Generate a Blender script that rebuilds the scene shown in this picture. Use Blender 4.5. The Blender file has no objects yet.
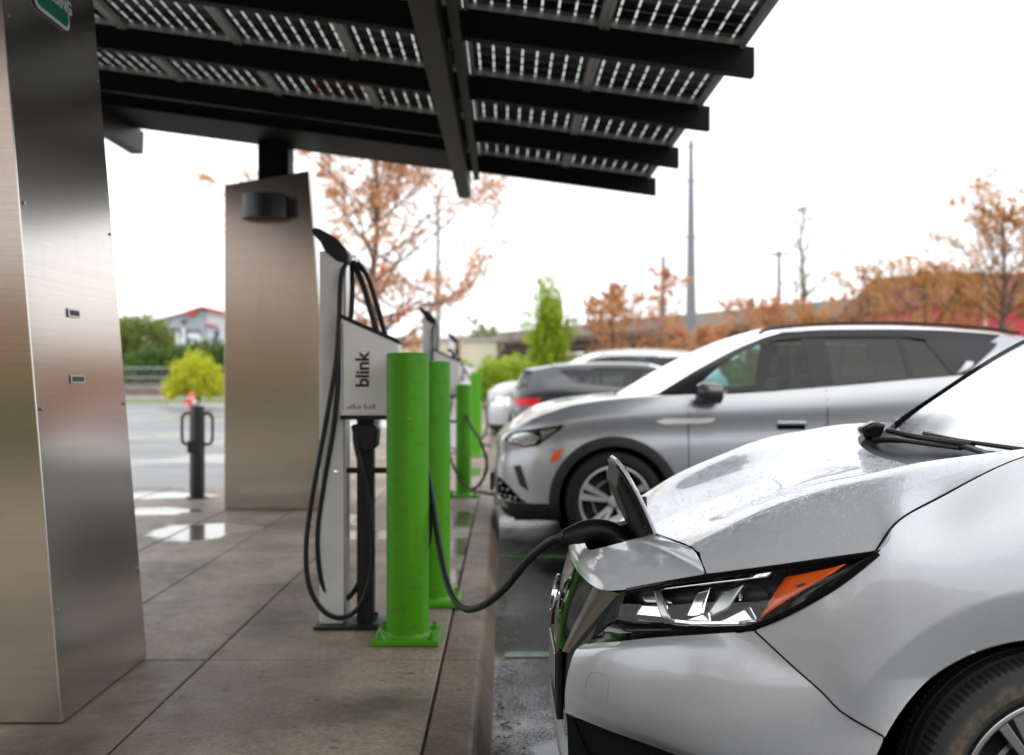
import bpy, bmesh, math, random
from mathutils import Vector, Matrix, noise
R = math.radians
random.seed(7)
scene = bpy.context.scene
COL = scene.collection
CAMH = 1.24; F = 1075.0; CX, CY = 505.0, 378.0
def P(px, py, Y):                      # photo measurement + depth -> real point
    return Vector(((px-CX)/F*Y, Y, CAMH-(py-CY)/F*Y))

# ------------------------------------------------------------------ helpers
ORG = {}
class MB:
    def __init__(s): s.v = []; s.f = []; s.mir = None
    def add(s, vs, fs):
        o = len(s.v); s.v += [Vector(p) for p in vs]; s.f += [tuple(i+o for i in f) for f in fs]; return s
    def box(s, x0, x1, y0, y1, z0, z1):
        vs = [(x0,y0,z0),(x1,y0,z0),(x1,y1,z0),(x0,y1,z0),(x0,y0,z1),(x1,y0,z1),(x1,y1,z1),(x0,y1,z1)]
        return s.add(vs, [(0,3,2,1),(4,5,6,7),(0,1,5,4),(1,2,6,5),(2,3,7,6),(3,0,4,7)])
    def prism(s, poly, axis, a, b):     # poly in the two other axes, extruded along axis from a to b
        def mk(p, t):
            return {'x':(t,p[0],p[1]),'y':(p[0],t,p[1]),'z':(p[0],p[1],t)}[axis]
        n = len(poly); vs = [mk(p,a) for p in poly]+[mk(p,b) for p in poly]
        fs = [tuple(range(n))[::-1], tuple(range(n,2*n))]+[(i,(i+1)%n,n+(i+1)%n,n+i) for i in range(n)]
        return s.add(vs, fs)
    def tube(s, pts, r, n=8, cap=True):
        pts = [Vector(p) for p in pts]; rs = r if isinstance(r,(list,tuple)) else [r]*len(pts)
        vs=[]; fs=[]; up = None
        for i,p in enumerate(pts):
            d = (pts[min(i+1,len(pts)-1)]-pts[max(i-1,0)])
            if d.length < 1e-9: d = Vector((0,0,1))
            d.normalize()
            if up is None:
                up = Vector((0,0,1)) if abs(d.z)<.9 else Vector((1,0,0))
            a = d.cross(up)
            if a.length<1e-4: a = d.cross(Vector((0,1,.1)))
            a.normalize(); b = d.cross(a).normalized(); up = -b if (-b).dot(up)>0 else b
            a = d.cross(up).normalized(); b=d.cross(a)
            for k in range(n):
                t = 2*math.pi*k/n; vs.append(p+(a*math.cos(t)+b*math.sin(t))*rs[i])
        for i in range(len(pts)-1):
            for k in range(n):
                fs.append((i*n+k,i*n+(k+1)%n,(i+1)*n+(k+1)%n,(i+1)*n+k))
        if cap: fs.append(tuple(range(n))[::-1]); fs.append(tuple(range((len(pts)-1)*n,len(pts)*n)))
        return s.add(vs, fs)
    def lathe(s, prof, c, axis='z', n=32, a0=0, a1=360, cap=False):   # prof: (r, h)
        vs=[]; fs=[]; full = abs(a1-a0)>=359.9; m = n if full else n+1
        for (r,h) in prof:
            for k in range(m):
                t = R(a0+(a1-a0)*k/n); ca,sa = r*math.cos(t), r*math.sin(t)
                q = {'z':(ca,sa,h),'y':(ca,h,sa),'x':(h,ca,sa)}[axis]
                vs.append(Vector(q)+Vector(c))
        for i in range(len(prof)-1):
            for k in range(n):
                k2=(k+1)%m; fs.append((i*m+k,i*m+k2,(i+1)*m+k2,(i+1)*m+k))
        if cap: fs.append(tuple(range(m))[::-1]); fs.append(tuple(range((len(prof)-1)*m,len(prof)*m)))
        return s.add(vs, fs)
    def grid(s, G):
        nr,nc = len(G),len(G[0]); vs=[p for r in G for p in r]
        fs=[(i*nc+j,i*nc+j+1,(i+1)*nc+j+1,(i+1)*nc+j) for i in range(nr-1) for j in range(nc-1)]
        return s.add(vs, fs)
    def mirror_y(s, yc=0.0):
        o=len(s.v); n=len(s.f)
        if all(abs(p.y-yc)>1e-3 for p in s.v): s.mir=(o,n)
        s.v += [Vector((p.x,2*yc-p.y,p.z)) for p in s.v[:o]]
        s.f += [tuple(i+o for i in f)[::-1] for f in s.f[:n]]
        return s
    def build(s, name, mat, parent=None, smooth=False, bevel=0, org=None, weld=False, angle=40, solid=0):
        if s.mir:
            o_,n_=s.mir; A=MB(); A.v=s.v[:o_]; A.f=s.f[:n_]; B_=MB(); B_.v=s.v[o_:]; B_.f=[tuple(i-o_ for i in f) for f in s.f[n_:]]
            k=dict(smooth=smooth,bevel=bevel,org=org,weld=weld,angle=angle,solid=solid)
            near,far=(A,B_) if sum(p.y for p in A.v)<sum(p.y for p in B_.v) else (B_,A)
            ob=near.build(name,mat,parent,**k); far.build(name,mat,parent,**k); return ob
        me = bpy.data.meshes.new(name)
        if org is None: org = ORG.get(parent.name, Vector()) if parent else Vector()
        org = Vector(org)
        me.from_pydata([p-org for p in s.v], [], s.f)
        bm = bmesh.new(); bm.from_mesh(me)
        if weld: bmesh.ops.remove_doubles(bm, verts=bm.verts, dist=1e-4)
        bmesh.ops.recalc_face_normals(bm, faces=bm.faces)
        bm.to_mesh(me); bm.free()
        me.materials.append(mat)
        if smooth:
            me.polygons.foreach_set('use_smooth',[True]*len(me.polygons))
            if angle: me.set_sharp_from_angle(angle=R(angle))
        o = bpy.data.objects.new(name, me); COL.objects.link(o)
        if parent: o.parent = parent; ORG[o.name] = org
        else: o.location = org
        if bevel:
            b = o.modifiers.new('bevel','BEVEL'); b.width=bevel; b.segments=2; b.limit_method='ANGLE'; b.angle_limit=R(35)
        if solid:
            q = o.modifiers.new('solid','SOLIDIFY'); q.thickness=solid; q.offset=-1
        return o
def tag(o, label=None, cat=None, group=None, kind=None):
    if label: o['label']=label
    if cat: o['category']=cat
    if group: o['group']=group
    if kind: o['kind']=kind
    return o
def empty(name, loc, label=None, cat=None, group=None):
    o = bpy.data.objects.new(name, None); COL.objects.link(o); o.location = loc
    o.empty_display_size=.2; ORG[o.name] = Vector(loc); return tag(o,label,cat,group)
def children(o): return [c for c in bpy.data.objects if c.parent==o]
def copy_tree(o, parent=None):
    c = o.copy(); COL.objects.link(c); c.parent = parent
    ORG[c.name] = ORG.get(o.name, Vector())
    for ch in children(o): copy_tree(ch, c)
    return c
def cr(Pt, n):
    Pt=[Vector(p) for p in Pt]
    if len(Pt)==2: return [Pt[0].lerp(Pt[1], k/n) for k in range(n+1)]
    E=[2*Pt[0]-Pt[1]]+Pt+[2*Pt[-1]-Pt[-2]]; out=[]
    for i in range(1,len(E)-2):
        a,b,c,d = E[i-1:i+3]
        for k in range(n):
            t=k/n
            out.append(.5*((2*b)+(c-a)*t+(2*a-5*b+4*c-d)*t*t+(3*b-a-3*c+d)*t**3))
    out.append(Pt[-1]); return out
def surf(G, nr=6, nc=6):
    rows=[cr(r,nc) for r in G]; cols=[cr([r[j] for r in rows],nr) for j in range(len(rows[0]))]
    return [[cols[j][i] for j in range(len(cols))] for i in range(len(cols[0]))]
def text_mesh(s, size, mat, name, parent, mtx, extrude=.002, bold=0.0, org=None, spacing=1.0):
    cu = bpy.data.curves.new('t','FONT'); cu.body=s; cu.size=size; cu.extrude=extrude; cu.offset=bold
    cu.align_x='CENTER'; cu.align_y='CENTER'; cu.space_character=spacing
    ob = bpy.data.objects.new('t', cu); COL.objects.link(ob)
    dg = bpy.context.evaluated_depsgraph_get(); dg.update()
    me = bpy.data.meshes.new_from_object(ob.evaluated_get(dg))
    bpy.data.objects.remove(ob); bpy.data.curves.remove(cu)
    me.transform(mtx)
    o_ = Vector(org) if org is not None else (ORG.get(parent.name,Vector()) if parent else Vector())
    me.transform(Matrix.Translation(-o_)); me.materials.clear(); me.materials.append(mat); me.name=name
    o = bpy.data.objects.new(name, me); COL.objects.link(o)
    if parent: o.parent=parent; ORG[o.name]=o_
    else: o.location=o_
    return o

# ------------------------------------------------------------------ materials
def nodes(name):
    m = bpy.data.materials.new(name); m.use_nodes=True; nt=m.node_tree
    return m, nt, nt.nodes['Principled BSDF']
def setp(b, **k):
    names=dict(col='Base Color',rough='Roughness',metal='Metallic',coat='Coat Weight',cr='Coat Roughness',spec='Specular IOR Level',
      trans='Transmission Weight',ior='IOR',aniso='Anisotropic',alpha='Alpha',sheen='Sheen Weight')
    for a,v in k.items():
        s=b.inputs[names[a]]
        s.default_value = (*v,1) if isinstance(v,(tuple,list)) else v
def tex(nt, kind, scale=5, detail=4, vec=None, **k):
    n = nt.nodes.new({'noise':'ShaderNodeTexNoise','vor':'ShaderNodeTexVoronoi','wave':'ShaderNodeTexWave'}[kind])
    n.inputs['Scale'].default_value=scale
    if 'Detail' in n.inputs: n.inputs['Detail'].default_value=detail
    if 'rough' in k: n.inputs['Roughness'].default_value=k['rough']
    if vec is not None: nt.links.new(vec, n.inputs['Vector'])
    return n
def coords(nt, scale=(1,1,1), obj=True, rot=(0,0,0)):
    tc=nt.nodes.new('ShaderNodeTexCoord'); mp=nt.nodes.new('ShaderNodeMapping'); mp.inputs['Scale'].default_value=scale
    mp.inputs['Rotation'].default_value=rot
    nt.links.new(tc.outputs['Object'], mp.inputs['Vector']); return mp.outputs['Vector']
def ramp(nt, fac, stops):
    r=nt.nodes.new('ShaderNodeValToRGB'); e=r.color_ramp.elements
    while len(e)<len(stops): e.new(.5)
    for i,(p,c) in enumerate(stops):
        e[i].position=p; e[i].color = (*c,1) if isinstance(c,(tuple,list)) else (c,c,c,1)
    nt.links.new(fac, r.inputs['Fac']); return r.outputs['Color']
def mixc(nt, fac, a, b, mode='MIX'):
    m=nt.nodes.new('ShaderNodeMix'); m.data_type='RGBA'; m.blend_type=mode
    for s,v in ((m.inputs[0],fac),(m.inputs[6],a),(m.inputs[7],b)):
        if isinstance(v,(int,float)): s.default_value=v
        elif isinstance(v,(tuple,list)): s.default_value=(*v,1)
        else: nt.links.new(v,s)
    return m.outputs[2]
def bump(nt, b, h, strength=.3, dist=.01, coat=False):
    n=nt.nodes.new('ShaderNodeBump'); n.inputs['Strength'].default_value=strength; n.inputs['Distance'].default_value=dist
    nt.links.new(h, n.inputs['Height']); nt.links.new(n.outputs['Normal'], b.inputs['Normal'])
    if coat: nt.links.new(n.outputs['Normal'], b.inputs['Coat Normal'])
    return n
def plain(name, col, rough=.5, metal=0, var=.12, scale=8, **k):
    m,nt,b=nodes(name); setp(b, rough=rough, metal=metal, **k)
    n=tex(nt,'noise',scale,3,coords(nt))
    c0=tuple(x*(1-var) for x in col); c1=tuple(min(1,x*(1+var)) for x in col)
    nt.links.new(ramp(nt,n.outputs['Fac'],[(.3,c0),(.7,c1)]), b.inputs['Base Color'])
    return m
M={}
def paint(name, col, metal=.75, rough=.32, wet=0.0, coat=1.0):
    m,nt,b=nodes(name); setp(b, rough=rough, metal=metal, coat=coat, cr=.03)
    v=coords(nt)
    fl=tex(nt,'noise',900,1,v)
    c=ramp(nt,fl.outputs['Fac'],[(.35,tuple(x*.86 for x in col)),(.65,tuple(min(1,x*1.1) for x in col))])
    gr=tex(nt,'noise',2.5,6,v,rough=.65)
    c=mixc(nt, ramp(nt,gr.outputs['Fac'],[(.45,0.0),(.8,.22)]), c, tuple(x*.6 for x in col))
    nt.links.new(c,b.inputs['Base Color'])
    if wet:
        vo=tex(nt,'vor',230,0,v); dr=ramp(nt,vo.outputs['Distance'],[(.0,1.0),(.3,.55),(.42,0.0)])
        ns=tex(nt,'noise',45,2,v); msk=ramp(nt,ns.outputs['Fac'],[(.42,0.0),(.56,1.0)])
        h=mixc(nt,1.0,dr,msk,'MULTIPLY')
        vo2=tex(nt,'vor',60,0,v); d2=ramp(nt,vo2.outputs['Distance'],[(.0,1.0),(.14,.7),(.2,0.0)])
        h2=mixc(nt,.6,h,d2,'ADD')
        bp=nt.nodes.new('ShaderNodeBump'); bp.inputs['Strength'].default_value=wet; bp.inputs['Distance'].default_value=.004
        nt.links.new(h2,bp.inputs['Height']); nt.links.new(bp.outputs['Normal'],b.inputs['Coat Normal'])
        bp2=nt.nodes.new('ShaderNodeBump'); bp2.inputs['Strength'].default_value=wet*.12; bp2.inputs['Distance'].default_value=.003
        nt.links.new(h2,bp2.inputs['Height']); nt.links.new(bp2.outputs['Normal'],b.inputs['Normal'])
    return m
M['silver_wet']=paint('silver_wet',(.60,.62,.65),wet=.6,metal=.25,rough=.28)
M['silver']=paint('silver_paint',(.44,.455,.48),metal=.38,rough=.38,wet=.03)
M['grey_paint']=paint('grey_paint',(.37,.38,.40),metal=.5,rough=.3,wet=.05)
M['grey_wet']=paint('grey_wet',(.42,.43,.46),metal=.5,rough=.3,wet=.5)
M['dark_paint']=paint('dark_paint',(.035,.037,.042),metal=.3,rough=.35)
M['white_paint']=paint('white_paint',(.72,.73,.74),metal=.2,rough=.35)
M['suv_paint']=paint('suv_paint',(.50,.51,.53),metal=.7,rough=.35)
M['black_gloss']=plain('black_gloss',(.005,.005,.006),.08,spec=.3)
M['black_plastic']=plain('black_plastic',(.008,.008,.009),.45,spec=.35)
M['black_rough']=plain('black_rough',(.01,.01,.01),.85)
M['liner']=plain('liner',(.008,.008,.008),.95,spec=.1)
M['cladding']=plain('cladding',(.016,.016,.018),.5,spec=.35)
M['chrome']=plain('chrome',(.82,.83,.84),.08,1.0,var=.03)
M['satin']=plain('satin',(.5,.5,.49),.28,1.0,var=.05)
M['band']=plain('band_silver',(.42,.42,.41),.22,1.0,var=.05)
M['bowl']=plain('bowl',(.85,.85,.87),.12,1.0,var=.04)
m,nt,b=nodes('orange_lens'); setp(b,rough=.2,coat=.6); w_=tex(nt,'wave',55,0,coords(nt,(1,1,1),rot=(0,0,.6))); nt.links.new(ramp(nt,w_.outputs['Fac'],[(.2,(.55,.065,.003)),(.8,(.74,.115,.006))]),b.inputs['Base Color']); bump(nt,b,w_.outputs['Fac'],.12,.002); M['orange']=m
M['amber']=plain('amber',(.75,.13,.015),.25,coat=.6)
M['red_lens']=plain('red_lens',(.6,.01,.015),.2,coat=1.0)
M['seat']=plain('seat_cloth',(.10,.105,.11),.8)
M['gap']=plain('gap',(.004,.004,.004),.9,spec=.0)
def glassmat(name, tint, transp, rough=.02, refl=1.0, wet=0.0):
    m=bpy.data.materials.new(name); m.use_nodes=True; nt=m.node_tree; nt.nodes.clear()
    out=nt.nodes.new('ShaderNodeOutputMaterial'); tr=nt.nodes.new('ShaderNodeBsdfTransparent'); tr.inputs[0].default_value=(*tint,1)
    df=nt.nodes.new('ShaderNodeBsdfDiffuse'); df.inputs[0].default_value=(.02,.03,.03,1)
    gl=nt.nodes.new('ShaderNodeBsdfGlossy'); gl.inputs['Roughness'].default_value=rough; gl.inputs[0].default_value=(1,1,1,1)
    m1=nt.nodes.new('ShaderNodeMixShader'); m1.inputs[0].default_value=transp
    nt.links.new(df.outputs[0],m1.inputs[1]); nt.links.new(tr.outputs[0],m1.inputs[2])
    fr=nt.nodes.new('ShaderNodeLayerWeight'); fr.inputs['Blend'].default_value=.5
    p5=nt.nodes.new('ShaderNodeMath'); p5.operation='POWER'; p5.inputs[1].default_value=4.0; nt.links.new(fr.outputs['Facing'],p5.inputs[0])
    p6=nt.nodes.new('ShaderNodeMath'); p6.operation='MULTIPLY_ADD'; p6.inputs[1].default_value=.95; p6.inputs[2].default_value=.045; nt.links.new(p5.outputs[0],p6.inputs[0])
    mu=nt.nodes.new('ShaderNodeMath'); mu.operation='MULTIPLY'; mu.use_clamp=True; mu.inputs[1].default_value=refl
    nt.links.new(p6.outputs[0],mu.inputs[0])
    m2=nt.nodes.new('ShaderNodeMixShader'); nt.links.new(mu.outputs[0],m2.inputs[0])
    nt.links.new(m1.outputs[0],m2.inputs[1]); nt.links.new(gl.outputs[0],m2.inputs[2]); nt.links.new(m2.outputs[0],out.inputs[0])
    if wet:
        v=coords(nt); vo=tex(nt,'vor',120,0,v); bp=nt.nodes.new('ShaderNodeBump'); bp.inputs['Strength'].default_value=wet; bp.inputs['Distance'].default_value=.003
        d=ramp(nt,vo.outputs['Distance'],[(0,1.0),(.35,0.0)]); nt.links.new(d,bp.inputs['Height'])
        nt.links.new(bp.outputs['Normal'],gl.inputs['Normal'])
    return m
M['bead']=glassmat('bead',(.93,.95,.97),1.0,.03,1.6)
M['mirror_grey']=plain('mirror_grey',(.09,.09,.10),.2,.3,coat=.5)
M['lens']=glassmat('lens',(.97,.98,.98),1.0,.02,.7)
M['window']=glassmat('window',(.42,.66,.63),.95,.03,.5)
M['window_dark']=glassmat('window_dark',(.18,.26,.25),.93,.04,.7)
M['windshield']=glassmat('windshield',(.35,.6,.55),.8,.22,9.0,wet=.12)
# brushed stainless
def steel():
    m,nt,b=nodes('brushed_steel'); setp(b, metal=1.0, rough=.21)
    v=coords(nt,(.25,.25,240)); n=tex(nt,'noise',3,3,v,rough=.6)
    tg=nt.nodes.new('ShaderNodeTangent'); tg.direction_type='RADIAL'; tg.axis='Z'; nt.links.new(tg.outputs[0],b.inputs['Tangent']); b.inputs['Anisotropic'].default_value=.5; b.inputs['Anisotropic Rotation'].default_value=0.0
    v2=coords(nt,(1,1,1)); n2=tex(nt,'noise',3,5,v2,rough=.6)
    c=ramp(nt,n.outputs['Fac'],[(.2,(.50,.46,.41)),(.8,(.68,.64,.585))])
    v3=coords(nt,(9,9,.5)); n3=tex(nt,'noise',2,5,v3)
    c=mixc(nt, ramp(nt,n3.outputs['Fac'],[(.5,0.0),(.85,.18)]), c, (.40,.37,.33))
    nt.links.new(c,b.inputs['Base Color'])
    bump(nt,b,n.outputs['Fac'],.04,.0005)
    return m
M['steel']=steel()
def concrete(name, base, wetlo=.56, wethi=.6, scale=1.0, spots=(), stains=()):
    m,nt,b=nodes(name)
    v=coords(nt); n=tex(nt,'noise',1.3*scale,8,v,rough=.62); f=tex(nt,'noise',60,4,v); g=tex(nt,'noise',9,6,v,rough=.7)
    c=ramp(nt,n.outputs['Fac'],[(.32,tuple(x*.5 for x in base)),(.5,base),(.68,tuple(x*1.3 for x in base))])
    c=mixc(nt,.5,c,ramp(nt,g.outputs['Fac'],[(.3,.55),(.7,1.0)]),'MULTIPLY')
    c=mixc(nt,.7,c,ramp(nt,f.outputs['Fac'],[(.35,.5),(.65,1.12)]),'MULTIPLY')
    # rusty utility-marking smears
    r=tex(nt,'noise',2.2,3,coords(nt,(1,2.2,1))); c=mixc(nt, ramp(nt,r.outputs['Fac'],[(.66,0.0),(.72,.35)]), c, (.42,.17,.12))
    # dark damp stains
    w=tex(nt,'noise',.9,5,coords(nt,(1,.8,1)),rough=.55)
    c=mixc(nt, ramp(nt,w.outputs['Fac'],[(.46,0.0),(.60,.75)]), c, tuple(x*.38 for x in base))
    sp_=tex(nt,'vor',7,0,v); c=mixc(nt, ramp(nt,sp_.outputs['Distance'],[(.09,.65),(.12,0.0)]), c, (.06,.05,.035))
    nt.links.new(c,b.inputs['Base Color'])
    # puddles
    dn=tex(nt,'noise',3.2,4,v,rough=.55)
    def blob(cx,cy,rx,ry):
        mp=nt.nodes.new('ShaderNodeMapping'); mp.vector_type='POINT'; mp.inputs['Location'].default_value=(-cx/rx,-cy/ry,0); mp.inputs['Scale'].default_value=(1/rx,1/ry,0)
        tc=nt.nodes.new('ShaderNodeTexCoord'); nt.links.new(tc.outputs['Object'],mp.inputs['Vector'])
        ln=nt.nodes.new('ShaderNodeVectorMath'); ln.operation='LENGTH'; nt.links.new(mp.outputs['Vector'],ln.inputs[0])
        a=nt.nodes.new('ShaderNodeMath'); a.operation='MULTIPLY_ADD'; a.inputs[1].default_value=1.6; nt.links.new(dn.outputs['Fac'],a.inputs[0]); nt.links.new(ln.outputs['Value'],a.inputs[2]); return a.outputs[0]
    def union(L):
        o=L[0]
        for q in L[1:]:
            m_=nt.nodes.new('ShaderNodeMath'); m_.operation='MINIMUM'; nt.links.new(o,m_.inputs[0]); nt.links.new(q,m_.inputs[1]); o=m_.outputs[0]
        return o
    if spots:
        wet=ramp(nt,union([blob(*q) for q in spots]),[(.52,1.0),(.60,0.0)]) if False else None
        u=union([blob(*q) for q in spots]); sc=nt.nodes.new('ShaderNodeMath'); sc.operation='MULTIPLY'; sc.inputs[1].default_value=.4; nt.links.new(u,sc.inputs[0])
        wet=ramp(nt,sc.outputs[0],[(.60,1.0),(.70,0.0)])
        u2=union([blob(*q) for q in stains]); s2=nt.nodes.new('ShaderNodeMath'); s2.operation='MULTIPLY'; s2.inputs[1].default_value=.4; nt.links.new(u2,s2.inputs[0])
        sn=ramp(nt,s2.outputs[0],[(.42,.8),(.78,0.0)]); old=b.inputs['Base Color'].links[0].from_socket
        nt.links.new(mixc(nt,sn,old,(.05,.042,.02)),b.inputs['Base Color'])
        old=b.inputs['Base Color'].links[0].from_socket
        nt.links.new(mixc(nt,ramp(nt,sc.outputs[0],[(.62,.55),(.95,0.0)]),old,(.09,.075,.06)),b.inputs['Base Color'])
    else:
        p=tex(nt,'noise',1.1,2,coords(nt,(.7,1.6,1)),rough=.4); wet=ramp(nt,p.outputs['Fac'],[(wetlo,0.0),(wethi,1.0)])
    rgh=mixc(nt,wet,ramp(nt,g.outputs['Fac'],[(.3,.42),(.7,.7)]),(.10,.10,.10))
    nt.links.new(rgh,b.inputs['Roughness'])
    inv=nt.nodes.new('ShaderNodeMath'); inv.operation='SUBTRACT'; inv.inputs[0].default_value=1.0; nt.links.new(wet,inv.inputs[1])
    mm=nt.nodes.new('ShaderNodeMath'); mm.operation='MULTIPLY'; nt.links.new(inv.outputs[0],mm.inputs[0]); nt.links.new(f.outputs['Fac'],mm.inputs[1])
    bump(nt,b,mm.outputs[0],.6,.006)
    return m
M['joint']=plain('joint_dirt',(.035,.032,.015),.95,var=.7,scale=12)
M['rim_silver']=plain('rim_silver',(.62,.62,.63),.3,.7,var=.05)
M['concrete']=concrete('concrete',(.35,.28,.205),.63,.67,spots=((-2.2,7.7,.42,.55),(-2.9,8.9,.5,.3),(-3.1,7.3,.4,.35),(-5.5,10.3,.8,.3),(-1.25,8.3,.25,.35),(-2.6,6.5,.22,.25),(-3.3,10.05,.7,.4),(-.42,8.4,.32,.6),(-.34,7.0,.25,.55),(-.36,5.95,.24,.3),(-.9,7.6,.4,.3),(-4.3,8.7,.6,.4),(-.5,12.5,.5,.8),(-1.9,10.2,.3,.35)),stains=((-.43,3.62,.24,.22),(-1.0,4.9,.25,.5),(-1.9,6.1,.4,.4),(-1.35,3.1,.25,.3),(-.5,2.9,.2,.2),(-1.0,5.9,.3,.8)))
M['kerb']=concrete('kerb_concrete',(.21,.15,.095),.75,.8,2)
def asphalt(name, base=.012, wl=.47, wh=.6, blue=1.05, wr=.11, ps=.75, pd=5, pv=(1,.55,1)):
    m,nt,b=nodes(name); v=coords(nt); setp(b,spec=.3)
    f=tex(nt,'noise',140,3,v); g=tex(nt,'noise',.8,6,v,rough=.6); st=tex(nt,'vor',90,0,v)
    c=ramp(nt,f.outputs['Fac'],[(.3,tuple([base*.5]*3)),(.7,(base*1.6,base*1.6,base*1.6*blue))])
    c=mixc(nt,.6,c,ramp(nt,g.outputs['Fac'],[(.35,.55),(.7,1.1)]),'MULTIPLY')
    nt.links.new(c,b.inputs['Base Color'])
    p=tex(nt,'noise',ps,pd,coords(nt,pv),rough=.55)
    wet=ramp(nt,p.outputs['Fac'],[(wl,0.0),(wh,1.0)])
    nt.links.new(mixc(nt,wet,(.5,.5,.5),(wr,wr,wr)),b.inputs['Roughness'])
    inv=nt.nodes.new('ShaderNodeMath'); inv.operation='SUBTRACT'; inv.inputs[0].default_value=1.12; nt.links.new(wet,inv.inputs[1])
    mm=nt.nodes.new('ShaderNodeMath'); mm.operation='MULTIPLY'; nt.links.new(inv.outputs[0],mm.inputs[0]); nt.links.new(st.outputs['Distance'],mm.inputs[1])
    bump(nt,b,mm.outputs[0],.5,.008)
    return m
M['asphalt']=asphalt('wet_asphalt')
M['road']=asphalt('road_asphalt',.24,.50,.60,1.0,.16,ps=.16,pd=2,pv=(1,1.5,1))
M['green_line']=plain('green_line',(.035,.12,.03),.35,var=.7,scale=25)
m,nt,b=nodes('bollard_green'); setp(b,spec=.3)
s1=tex(nt,'noise',2.2,5,coords(nt,(6,6,.5)),rough=.6); s2=tex(nt,'noise',14,6,coords(nt),rough=.75); s3=tex(nt,'noise',38,3,coords(nt,(1,1,.4)))
c=ramp(nt,s1.outputs['Fac'],[(.3,(.055,.26,.003)),(.7,(.085,.34,.004))])
c=mixc(nt,ramp(nt,s2.outputs['Fac'],[(.55,0.0),(.68,.6)]),c,(.045,.15,.01))
c=mixc(nt,ramp(nt,s3.outputs['Fac'],[(.72,0.0),(.76,.6)]),c,(.25,.42,.12))
nt.links.new(c,b.inputs['Base Color']); nt.links.new(ramp(nt,s1.outputs['Fac'],[(.3,.38),(.7,.6)]),b.inputs['Roughness']); bump(nt,b,s2.outputs['Fac'],.08,.002); M['bollard']=m
M['canopy']=plain('canopy_black',(.007,.007,.008),.6,spec=.12)
M['girder']=plain('girder_bronze',(.020,.019,.014),.5,spec=.25)
M['alu']=plain('frame_alu',(.42,.42,.41),.55,.2)
M['tower']=plain('tower_grey',(.66,.66,.66),.4,0,var=.05)
M['box_white']=plain('box_white',(.80,.79,.78),.35,var=.05)
M['ink']=plain('ink',(.015,.015,.016),.5)
M['rubber']=plain('rubber',(.008,.008,.009),.5,spec=.35)
M['teal']=plain('sign_green',(.0,.19,.13),.4,var=.05)
M['sign_white']=plain('sign_white',(.75,.78,.76),.4,var=.05)
M['label_grey']=plain('label_grey',(.22,.22,.21),.4,.3)
def cells():
    m=bpy.data.materials.new('solar_cells'); m.use_nodes=True; nt=m.node_tree; nt.nodes.clear()
    out=nt.nodes.new('ShaderNodeOutputMaterial'); b=nt.nodes.new('ShaderNodeBsdfPrincipled'); setp(b,col=(.003,.003,.005),rough=.4,spec=.2)
    tr=nt.nodes.new('ShaderNodeBsdfTransparent'); tr.inputs[0].default_value=(.42,.43,.40,1)
    tc=nt.nodes.new('ShaderNodeTexCoord'); sp=nt.nodes.new('ShaderNodeSeparateXYZ'); nt.links.new(tc.outputs['Object'],sp.inputs[0])
    def line(o, pitch, w, off=0):
        a=nt.nodes.new('ShaderNodeMath'); a.operation='ADD'; a.inputs[1].default_value=off+100*pitch; nt.links.new(o,a.inputs[0])
        d=nt.nodes.new('ShaderNodeMath'); d.operation='MODULO'; d.inputs[1].default_value=pitch; nt.links.new(a.outputs[0],d.inputs[0])
        c=nt.nodes.new('ShaderNodeMath'); c.operation='LESS_THAN'; c.inputs[1].default_value=w; nt.links.new(d.outputs[0],c.inputs[0]); return c.outputs[0]
    a=line(sp.outputs[0],.0865,.011,.0055+.0432); bars=line(sp.outputs[1],.16,.045)
    thin=line(sp.outputs[1],.16,.007,.1)
    x=nt.nodes.new('ShaderNodeMath'); x.operation='MULTIPLY_ADD'; x.inputs[1].default_value=-.75; x.inputs[2].default_value=1.0; nt.links.new(bars,x.inputs[0])
    y=nt.nodes.new('ShaderNodeMath'); y.operation='MULTIPLY'; nt.links.new(a,y.inputs[0]); nt.links.new(x.outputs[0],y.inputs[1])
    t2=nt.nodes.new('ShaderNodeMath'); t2.operation='MULTIPLY'; t2.inputs[1].default_value=.10; nt.links.new(thin,t2.inputs[0])
    z=nt.nodes.new('ShaderNodeMath'); z.operation='MAXIMUM'; nt.links.new(y.outputs[0],z.inputs[0]); nt.links.new(t2.outputs[0],z.inputs[1])
    mx=nt.nodes.new('ShaderNodeMixShader'); nt.links.new(z.outputs[0],mx.inputs[0]); nt.links.new(b.outputs[0],mx.inputs[1]); nt.links.new(tr.outputs[0],mx.inputs[2]); nt.links.new(mx.outputs[0],out.inputs[0])
    return m
M['cells']=cells()
def leafmat(name, a, b_, sc=3):
    m,nt,b=nodes(name); setp(b, rough=.55); n=tex(nt,'noise',sc,4,coords(nt))
    nt.links.new(ramp(nt,n.outputs['Fac'],[(.3,a),(.7,b_)]), b.inputs['Base Color'])
    b.inputs['Subsurface Weight'].default_value=0
    tl=nt.nodes.new('ShaderNodeBsdfTranslucent'); nt.links.new(b.inputs['Base Color'].links[0].from_socket,tl.inputs[0])
    mx=nt.nodes.new('ShaderNodeMixShader'); mx.inputs[0].default_value=.4
    nt.links.new(b.outputs[0],mx.inputs[1]); nt.links.new(tl.outputs[0],mx.inputs[2]); nt.links.new(mx.outputs[0],nt.nodes['Material Output'].inputs[0])
    return m
M['leaf_orange']=leafmat('leaf_orange',(.55,.26,.12),(.80,.46,.24))
M['leaf_amber']=leafmat('leaf_amber',(.50,.22,.07),(.74,.42,.15),1.2)
M['leaf_lime']=leafmat('leaf_lime',(.26,.38,.02),(.46,.56,.05))
M['leaf_yellow']=leafmat('leaf_yellow',(.42,.46,.02),(.68,.68,.05))
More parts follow.
